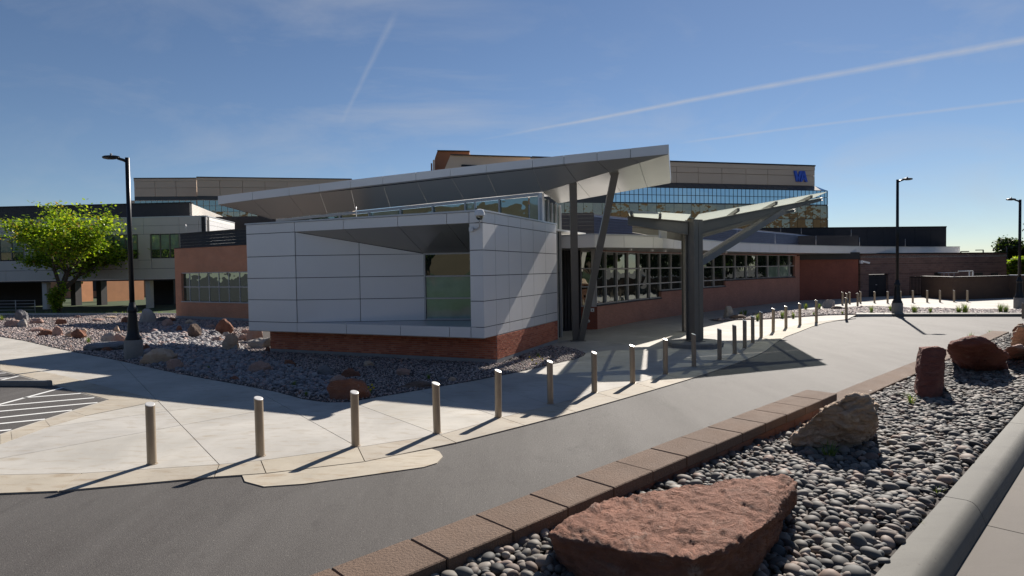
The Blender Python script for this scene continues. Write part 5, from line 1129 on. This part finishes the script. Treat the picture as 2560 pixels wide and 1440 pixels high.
hull_rock('boulder', RP([(2292, 997, 1.22), (2330, 1006, 1.20), (2352, 1000, 1.20), (2306, 872, 1.80), (2318, 868, 1.82), (2345, 867, 1.83), (2366, 874, 1.80), (2300, 985, 1.16), (2358, 975, 1.16), (2320, 878, 1.72), (2355, 985, 1.25)])+[Vector(p)+Vector((.06, .22, 0)) for p in RP([(2300, 990, 1.2), (2350, 994, 1.2), (2312, 872, 1.8), (2360, 874, 1.8)])], 'rock_pillar', 5, .012, .012, 'upright red sandstone pillar standing in the pebbles', 4)
hull_rock('boulder', RP([(2366, 862, 1.70), (2375, 853, 1.74), (2400, 848, 1.78), (2430, 838, 1.84), (2455, 840, 1.84), (2490, 860, 1.74), (2520, 885, 1.56), (2520, 930, 1.20), (2470, 938, 1.16), (2410, 925, 1.16), (2378, 905, 1.2), (2368, 880, 1.5), (2500, 905, 1.16), (2400, 895, 1.16)]), 'rock_pillar', 11, .016, .03, 'large humped red boulder right of the sandstone pillar', 2.4)
hull_rock('boulder', RP([(2505, 878, 1.5), (2520, 866, 1.6), (2550, 862, 1.62), (2590, 880, 1.5), (2570, 905, 1.14), (2520, 902, 1.14), (2508, 890, 1.2), (2580, 880, 1.14)]), 'rock_pink', 13, .018, .03, 'pink and tan rock right of the humped red boulder', 2.6)
hull_rock('boulder', RP([(2525, 848, 1.55), (2545, 815, 1.85), (2580, 806, 1.9), (2640, 850, 1.6), (2620, 885, 1.14), (2545, 880, 1.14), (2530, 868, 1.3), (2600, 850, 1.1)]), 'rock_tan', 17, .02, .035, 'tan boulder cut by the right edge of the photo', 2.4)
hull_rock('boulder', RP([(2532, 828, 1.45), (2545, 810, 1.6), (2560, 806, 1.62), (2570, 830, 1.2), (2545, 838, 1.12), (2533, 836, 1.12), (2560, 826, 1.1)]), 'rock_red', 19, .02, .02, 'small red rock behind the tan boulder at the right edge', 2.6)

# ------------------------------------------------------------------ pebbles
ROCKS = [o for o in bpy.data.objects if o.name.startswith('boulder')]
def ico(sub):
    bm = bmesh.new(); bmesh.ops.create_icosphere(bm, subdivisions=sub, radius=1); V = np.array([v.co[:] for v in bm.verts]); F = np.array([[v.index for v in f.verts] for f in bm.faces]); bm.free(); return V, F
ICO = {s: ico(s) for s in (1, 2, 3)}
def scatter_mesh(name, pts, sizes, sub, mat, parent, flat=(.78, .52), lump=.16, tilt=.35):
    V0, F0 = ICO[sub]; n_ = len(pts)
    if n_ == 0: return None
    th = rng.uniform(0, 2*np.pi, n_); ax = rng.normal(0, tilt, n_); ay = rng.normal(0, tilt, n_)
    S = np.stack([sizes, sizes*flat[0]*rng.uniform(.75, 1.15, n_), sizes*flat[1]*rng.uniform(.7, 1.3, n_)], 1)
    ct, st_ = np.cos(th), np.sin(th); Vv = V0[None]*S[:, None]
    k1 = rng.normal(0, lump, (n_, 3)); Vv = Vv*(1+(V0[None]@k1[:, :, None]))
    x, y, z = Vv[..., 0], Vv[..., 1], Vv[..., 2]
    y, z = y*np.cos(ax)[:, None]-z*np.sin(ax)[:, None], y*np.sin(ax)[:, None]+z*np.cos(ax)[:, None]
    x, z = x*np.cos(ay)[:, None]+z*np.sin(ay)[:, None], -x*np.sin(ay)[:, None]+z*np.cos(ay)[:, None]
    X = x*ct[:, None]-y*st_[:, None]; Y = x*st_[:, None]+y*ct[:, None]
    co = np.stack([X, Y, z], 2)+np.asarray(pts)[:, None]; co = co.reshape(-1, 3)
    F = (F0[None]+(np.arange(n_)*len(V0))[:, None, None]).reshape(-1, 3)
    me = bpy.data.meshes.new(name); me.vertices.add(len(co)); me.vertices.foreach_set('co', co.astype(np.float32).ravel())
    me.loops.add(F.size); me.loops.foreach_set('vertex_index', F.astype(np.int32).ravel()); me.polygons.add(len(F))
    me.polygons.foreach_set('loop_start', np.arange(0, F.size, 3, dtype=np.int32)); me.polygons.foreach_set('use_smooth', np.ones(len(F), dtype=bool)); me.update(calc_edges=True); me.validate()
    me.materials.append(M[mat]); o = link(bpy.data.objects.new(name, me), parent); return o
sp = .047; pp = []
for i, s_ in enumerate(np.arange(-1.6, 17.5, sp*.87)):
    spx = sp
    for o_ in np.arange(.33+(sp/2 if i % 2 else 0), KO-.030, spx): pp.append((s_+rng.normal(0, .011), o_+rng.normal(0, .011)))
pp = np.array(pp); keep = rng.random(len(pp)) < np.where(pp[:, 0] > 8, .8, 1.0); pp = pp[keep]
pz = np.array([pedz(s_, o_)+.006 for s_, o_ in pp])+rng.uniform(0, .022, len(pp)); W3 = np.array([[*(W0+du*s_+dn*o_), 0] for s_, o_ in pp]); W3[:, 2] = pz
siz = np.clip(rng.lognormal(math.log(.030), .36, len(pp)), .014, .062)
dist = np.hypot(W3[:, 0], np.hypot(W3[:, 1], W3[:, 2]-EYE))
def proj(p):
    dx, dy, dz_ = p[:, 0], p[:, 1], p[:, 2]-EYE; zf = dx*fw.x+dy*fw.y+dz_*fw.z; return 1280+FPX*(dx*rt.x+dy*rt.y+dz_*rt.z)/zf, 720-FPX*(dx*up.x+dy*up.y+dz_*up.z)/zf
px_, py_ = proj(W3); vis = (py_ < 1445) & (px_ < 2560) & (px_ > 0)
hid = (px_ > 1375) & (px_ < 1900) & (py_ > 1330) | (px_ > 1500) & (px_ < 1985) & (py_ > 1215)
order = np.argsort(np.where(vis & ~hid, -siz/dist, 1)); pick = order[:300]; rest = np.ones(len(pp), bool); rest[pick] = False
pv = []
V0, F0 = ICO[3]
for k in range(12):
    kv = rng.normal(0, .16, 3); S = np.array([1, rng.uniform(.62, .9), rng.uniform(.42, .66)]); Vv = V0*S*(1+(V0@kv)[:, None]); pv.append(mesh_from('pebble', Vv, [tuple(int(a) for a in f) for f in F0], 'pebble_piece', None, True))
for i in pick:
    o = bpy.data.objects.new('pebble', pv[int(rng.integers(12))]); o.location = W3[i]+np.array([0, 0, .004]); s_ = float(siz[i]); o.scale = (s_, s_, s_); o.rotation_euler = (rng.normal(0, .3), rng.normal(0, .3), rng.uniform(0, 6.28)); link(o, planter)
near = rest & (dist < 6); far_ = rest & (dist >= 6)
for m_, s_ in ((near, 2), (far_, 2)):
    o = scatter_mesh('pebble_cover', W3[m_], siz[m_]*1.04, s_, 'pebble', planter); o['kind'] = 'stuff'
nl = rng.uniform(0, 1, (26, 2))
mb = MB()
for a, b in nl:
    s_ = a*6+.3; o_ = .36+b*b*1.0; q = TW(s_, o_, pedz(s_, o_)+.045); t = rng.uniform(0, 6.28); r_ = rng.uniform(.012, .024); e = Vector((math.cos(t), math.sin(t), rng.uniform(-.2, .5)))*r_; f = Vector((-math.sin(t), math.cos(t), rng.uniform(0, .5)))*r_*.5
    mb.add([q-e, q+f, q+e, q-f], [(0, 1, 2, 3)])
o = mb.build('fallen_leaves', 'dry_leaf'); o['kind'] = 'stuff'; o['label'] = 'dry rust coloured leaves scattered on the pebbles'; o['category'] = 'leaves'

# ------------------------------------------------------------------ gravel
from mathutils.geometry import intersect_point_tri_2d
def inside(poly_, x, y):
    p = np.array([[q[0], q[1]] for q in poly_]); r_ = np.zeros(len(x), bool); j = len(p)-1
    for i in range(len(p)):
        c_ = ((p[i, 1] > y) != (p[j, 1] > y)) & (x < (p[j, 0]-p[i, 0])*(y-p[i, 1])/(p[j, 1]-p[i, 1]+1e-12)+p[i, 0]); r_ ^= c_; j = i
    return r_
gpoly = P2(garden_edge)+[Vector((1.4, 23.2, 0)), Vector((b1.x+.05, b1.y-.05, 0)), Vector((b0.x, b0.y, 0)), Vector((FLW.B.x, FLW.B.y, 0)), Vector((FLW.A.x, FLW.A.y, 0)), Vector((Lb.x, Lb.y, 0)), Vector((-40, 47.4, 0)), Vector((-34, 26, 0))]
def gravel(poly_, n_, zlo, zhi, size, mat, parent, name, mode='near'):
    out = []; tot = 0
    P_ = np.array([[q[0], q[1]] for q in poly_]); lo, hi = P_.min(0), P_.max(0)
    while tot < n_:
        x = rng.uniform(lo[0], hi[0], n_*3); y = rng.uniform(lo[1], hi[1], n_*3); m_ = inside(poly_, x, y)
        d_ = np.hypot(x, y); m_ &= rng.random(len(x)) < np.clip((17/d_)**1.7, 0, 1); m_ &= np.abs(x/y) < .90
        out.append(np.stack([x[m_], y[m_]], 1)); tot += m_.sum()
    xy = np.concatenate(out)[:n_]; d_ = np.hypot(xy[:, 0], xy[:, 1]); sz = size*np.clip(rng.lognormal(0, .25, len(xy)), .5, 2)*np.clip(d_/18, .9, 2.2)
    pts = np.column_stack([xy, rng.uniform(zlo, zhi, len(xy))]); o = scatter_mesh(name, pts, sz, 1, mat, parent, (.8, .6)); o['kind'] = 'stuff'; return o
gravel(gpoly, 42000, .005, .025, .024, 'gravel', gard, 'gravel_cover')
swale = P2([(330, 900), (360, 840), (440, 815), (520, 825), (620, 880), (700, 905), (800, 940), (880, 955), (900, 985), (820, 1000), (700, 975), (560, 950), (430, 925)])
gravel(swale, 4200, .02, .05, .06, 'cobble', gard, 'cobble_cover')
gravel(P2([(2600, 775.5), (2418, 774), (2256, 769.5), (2150, 768), (1884, 784.5), (1839, 791), (1785, 800), (1803, 802.6), (1831, 800.6), (1904, 798.5), (2067, 788.3), (2160, 785.4), (2600, 785.4)]), 15000, .01, .03, .03, 'gravel', bed_right, 'gravel_cover')

# ------------------------------------------------------------------ plants
def tuft(px, py, hpx, label, n_=60, group='grass tufts in the beds', z=0.0, mat='blade', spread=.5):
    b = G(px, py, z); h = hpx*b.y/FPX; mb = MB()
    for i in range(n_):
        a = random.uniform(0, 6.28); l = h*random.uniform(.6, 1.08); lean = random.uniform(.05, spread); r_ = random.uniform(0, h*.16); w_ = h*.022
        base = Vector((math.cos(a)*r_, math.sin(a)*r_, 0)); dv = Vector((math.cos(a), math.sin(a), 0)); sv = Vector((-math.sin(a), math.cos(a), 0))*w_
        p1 = base+dv*(lean*l*.35)+Vector((0, 0, l*.6)); p2_ = base+dv*(lean*l)+Vector((0, 0, l*(1-lean*.35)))
        mb.add([base-sv, base+sv, p1+sv*.7, p1-sv*.7, p2_], [(0, 1, 2, 3), (3, 2, 4)])
    o = mb.build('grass_tuft', mat); o.location = b; tag(o, label, 'grass', group); return o
for x, y, h, l in ((1894, 802, 22, 'bright green tuft beside the fifteenth bollard'), (1956, 796, 22, 'bright tuft just left of the seventeenth bollard'), (1983, 796, 19, 'bright tuft between the seventeenth and the next bollard'), (2034, 790, 12, 'short tuft just left of the last but one bollard'), (2106, 787, 12, 'short shaded tuft left of the last kerb bollard'),
    (1852, 793, 20, 'dark tuft hugging the white island boulder'), (1863, 790, 20, 'dark shaded tuft right of the island boulder'), (2015, 776, 20, 'dark shaded tuft left of the leaning white boulder'), (2048, 775, 19, 'dark shaded tuft touching the leaning white boulder'),
    (2178, 785, 24, 'tall green tuft at the left end of the strip bed'), (2227, 781, 22, 'tuft left of the middle street lamp'), (2286, 785, 28, 'broad green tuft right of the middle street lamp'), (2326, 785, 20, 'small tuft midway in the strip bed'), (2397, 784, 24, 'thin tuft, left of a pair in the strip bed'), (2413, 784, 32, 'tall tuft, right of a pair in the strip bed'),
    (2501, 782, 28, 'broad tuft, left of the pair near the right edge'), (2515, 783, 26, 'slim tuft, right of the pair near the right edge')): tuft(x, y, h, l)
for x, y, h, l in ((2426, 858, 30, 'thin grass clump at the end of the retaining wall'), (2475, 845, 24, 'second thin grass clump behind the cap stones')): tuft(x, y, h, l, 26, z=.8)
for x, y, h, l, n_ in ((2075, 1152, 60, 'wispy grass tuft at the foot of the big tan boulder', 34), (2278, 1010, 36, 'grass tuft at the left foot of the sandstone pillar', 26), (2345, 1245, 34, 'green weed against the walk kerb', 22), (2300, 1330, 40, 'sparse weed among the pebbles near the kerb', 10)): tuft(x, y, h, l, n_, 'weeds in the pebble planter', 1.24, 'blade', 1.1)
for x, y, h, l in ((735, 968, 22, 'dark weed clump among the cobbles'), (765, 990, 16, 'low weed left of the big red boulder'), (925, 985, 18, 'yellow flowered weed right of the big red boulder'), (1072, 948, 18, 'dark weed left of the little grey rock'), (1345, 893, 14, 'yellow flowered weed by the brick corner'), (520, 925, 14, 'dark low shrub at the walk edge of the swale'), (222, 858, 20, 'leafy weed in the sunlit gravel'), (5, 802, 18, 'green weed at the left edge')): tuft(x, y, h, l, 50, 'weeds in the gravel garden', spread=1.0)
fl = MB()
for (x, y) in ((921, 968), (926, 974), (915, 970), (934, 969), (930, 962), (1324, 892), (1349, 892), (1356, 897), (1330, 900), (1341, 909)):
    q = G(x, y, .12); r_ = .03; fl.add([q+Vector((r_*math.cos(a), 0, r_*math.sin(a))) for a in np.linspace(0, 5.2, 6)], [(0, 1, 2, 3, 4, 5)])
o = fl.build('flower_heads', 'flower'); o['kind'] = 'stuff'; o['label'] = 'tiny yellow flower heads over the weeds'; o['category'] = 'flowers'
grs = MB()
for i in range(1400):
    t = random.random(); q = La+(Lb-La)*t+Vector((random.uniform(-.2, .2), random.uniform(.05, 1.2), 0)); h = random.uniform(.08, .3); a = random.uniform(0, 6.28); v = Vector((math.cos(a), math.sin(a), 0))*.03
    grs.add([q-v, q+v, q+v*.3+Vector((random.uniform(-.08, .08), 0, h))], [(0, 1, 2)])
o = grs.build('grass_fringe', 'blade', lawn); o['kind'] = 'stuff'

def tree(name, loc, h, rad, seed, label, mat='leaf_lime', nleaf=9000, leaf=.14, fork=.28, group=None, squash=.8, depth=5, low=.3):
    rd = random.Random(seed); T = empty(name, loc); tag(T, label, 'tree', group); wood = MB(); tips = []
    def grow(p, d, l, r, lev):
        n_ = 4; path = [p]; rr = [r]
        for i in range(n_):
            d = (d+Vector((rd.gauss(0, .13), rd.gauss(0, .13), rd.gauss(.02, .07)))).normalized(); p = p+d*(l/n_); path.append(p); rr.append(r*(1-.4*(i+1)/n_))
            if lev >= 2: tips.append((p.copy(), lev))
        V, F = tube_geo(path, rr, 7 if lev < 2 else 5 if lev < 4 else 3, False); wood.add(V, F)
        if lev >= depth: tips.append((p.copy(), lev+1)); return
        nb_ = 3 if lev < 1 else rd.choice((2, 3)); a0 = rd.uniform(0, 6.28)
        for i in range(nb_+(1 if lev < 2 else 0)):
            a = a0+6.28*i/(nb_+(1 if lev < 2 else 0))+rd.gauss(0, .3); sp_ = rd.uniform(.45, .95) if lev else rd.uniform(.5, .9)
            ax = Vector((math.cos(a), math.sin(a), 0)); nd = (d*math.cos(sp_)+ax*math.sin(sp_)); nd.z = nd.z*squash+.08; nd.normalize()
            grow(p if i or lev == 0 else path[3], nd, l*rd.uniform(.66, .86), rr[-1]*.72, lev+1)
    trunk = h*fork; grow(Vector((0, 0, -.1)), Vector((.03, 0, 1)), trunk, h*.034, 0)
    zs = [t[0] for t in tips]; mxr = max(math.hypot(q.x, q.y) for q in zs); mxz = max(q.z for q in zs); sx = rad/mxr; sz_ = (h*.97)/mxz
    wood.V = [(x*(1+(sx-1)*min(1, max(0, z/trunk-.6))), y*(1+(sx-1)*min(1, max(0, z/trunk-.6))), z*(1 if z < trunk else (trunk+(z-trunk)*(h*.97-trunk)/(mxz-trunk))/z)) for x, y, z in wood.V]
    wood.build('trunk', 'bark', T, True)
    tp = np.array([[q.x*sx, q.y*sx, trunk+(q.z-trunk)*(h*.97-trunk)/(mxz-trunk) if q.z > trunk else q.z] for q in zs]); rs = np.random.default_rng(seed)
    tp = tp[tp[:, 2] > h*low]
    idx = rs.integers(0, len(tp), nleaf); c_ = tp[idx]+rs.normal(0, 1, (nleaf, 3))*np.array([.24, .24, .14])*rad/4.0*rs.choice([.6, 1, 1.7], (nleaf, 1))
    a = rs.uniform(0, 6.28, nleaf); tl = rs.normal(-.35, .45, nleaf); L_ = leaf*rs.uniform(.6, 1.3, nleaf); e1 = np.stack([np.cos(a)*np.cos(tl), np.sin(a)*np.cos(tl), np.sin(tl)], 1)
    e2 = np.cross(e1, rs.normal(0, .35, (nleaf, 3))+np.array([0, 0, 1])); e2 /= np.linalg.norm(e2, axis=1)[:, None]; w_ = L_[:, None]*.33
    P = np.stack([c_, c_+e1*L_[:, None]*.5+e2*w_, c_+e1*L_[:, None], c_+e1*L_[:, None]*.5-e2*w_], 1).reshape(-1, 3)
    me = bpy.data.meshes.new('crown'); me.vertices.add(len(P)); me.vertices.foreach_set('co', P.astype(np.float32).ravel()); me.loops.add(nleaf*4); me.loops.foreach_set('vertex_index', np.arange(nleaf*4, dtype=np.int32)); me.polygons.add(nleaf); me.polygons.foreach_set('loop_start', np.arange(0, nleaf*4, 4, dtype=np.int32)); me.update(calc_edges=True)
    me.materials.append(M[mat]); link(bpy.data.objects.new('crown', me), T); return T
tree('young_tree', G(142, 783)+Vector((0, 0, 0)), 9.0, 5.7, 21, 'lime green spring tree in front of the office block at left', nleaf=19000, leaf=.26, fork=.20, squash=.62, low=.25)
tree('sucker_shrub', G(152, 784)+Vector((.2, -.3, 0)), 2.6, .75, 5, 'leafy lime suckers at the foot of the spring tree', nleaf=1500, leaf=.2, fork=.1, depth=3, low=.02)
for i, (x, e, h, r_, l) in enumerate(((2566, 85, 6.4, 4.2, 'dark green tree behind the service building at the right edge'), (2520, 120, 5.0, 3.4, 'low dark tree far behind the service building roof'), (2548, 70, 3.6, 1.9, 'bright green young tree below the dark one at the right edge'), (2640, 80, 8.5, 5, 'tall dark tree cut by the right edge of the photo'))):
    q = D(x, 650, e); tree('broad_tree', Vector((q.x, q.y, 0)), h, r_, 40+i, l, 'leaf_dark' if i != 2 else 'leaf_lime', 9000, .42, .15, 'trees at the far right', 1.0, 4, .1)
# trees and hills behind the viewpoint, seen mirrored in the windows
spots = [(-40+i*9+random.uniform(-2, 2), -22-6*(i % 3), 'tree on the terrace behind the viewpoint, mirrored in the bay window') for i in range(9)]
spots += [(56+7*(i % 3)+random.uniform(-2, 2), 4+i*4.2, 'tree beyond the right edge, mirrored in the curved wing windows') for i in range(15)]
spots += [(-64-7*(i % 2), -8+i*6.5, 'tree beyond the left edge, mirrored in the brick wing windows') for i in range(6)]
for i, (x, y, l) in enumerate(spots):
    if abs(x) < .9*y: x = math.copysign(.93*y+4, x)
    tree('street_tree', Vector((x, y, 1.05 if y < 10 else 0)), random.uniform(8, 12), random.uniform(5, 6.5), 60+i, 'dark green '+l, 'leaf_dark', 3500, .95, .12, 'trees outside the frame '+('at right' if x > 50 else 'at left' if x < -60 else 'behind'), 1.0, 3, .03)
hv, hf = [], []; nx, ny = 90, 10
for j in range(ny):
    for i in range(nx):
        a = math.pi*(1.02+.96*i/(nx-1)); R = 420+90*j; z = (0 if j == 0 else (j/(ny-1))**.8*150*(.75+.45*noise.fractal(Vector((math.cos(a)*2.2, math.sin(a)*2.2, j*.12)), .9, 2, 5))); hv.append((R*math.cos(a), R*math.sin(a), z-1))
for j in range(ny-1):
    for i in range(nx-1): hf.append((j*nx+i, j*nx+i+1, (j+1)*nx+i+1, (j+1)*nx+i))
o = ob('hills', hv, hf, 'hill', None, None, True); struct(o, 'dry brown foothills behind the viewpoint')
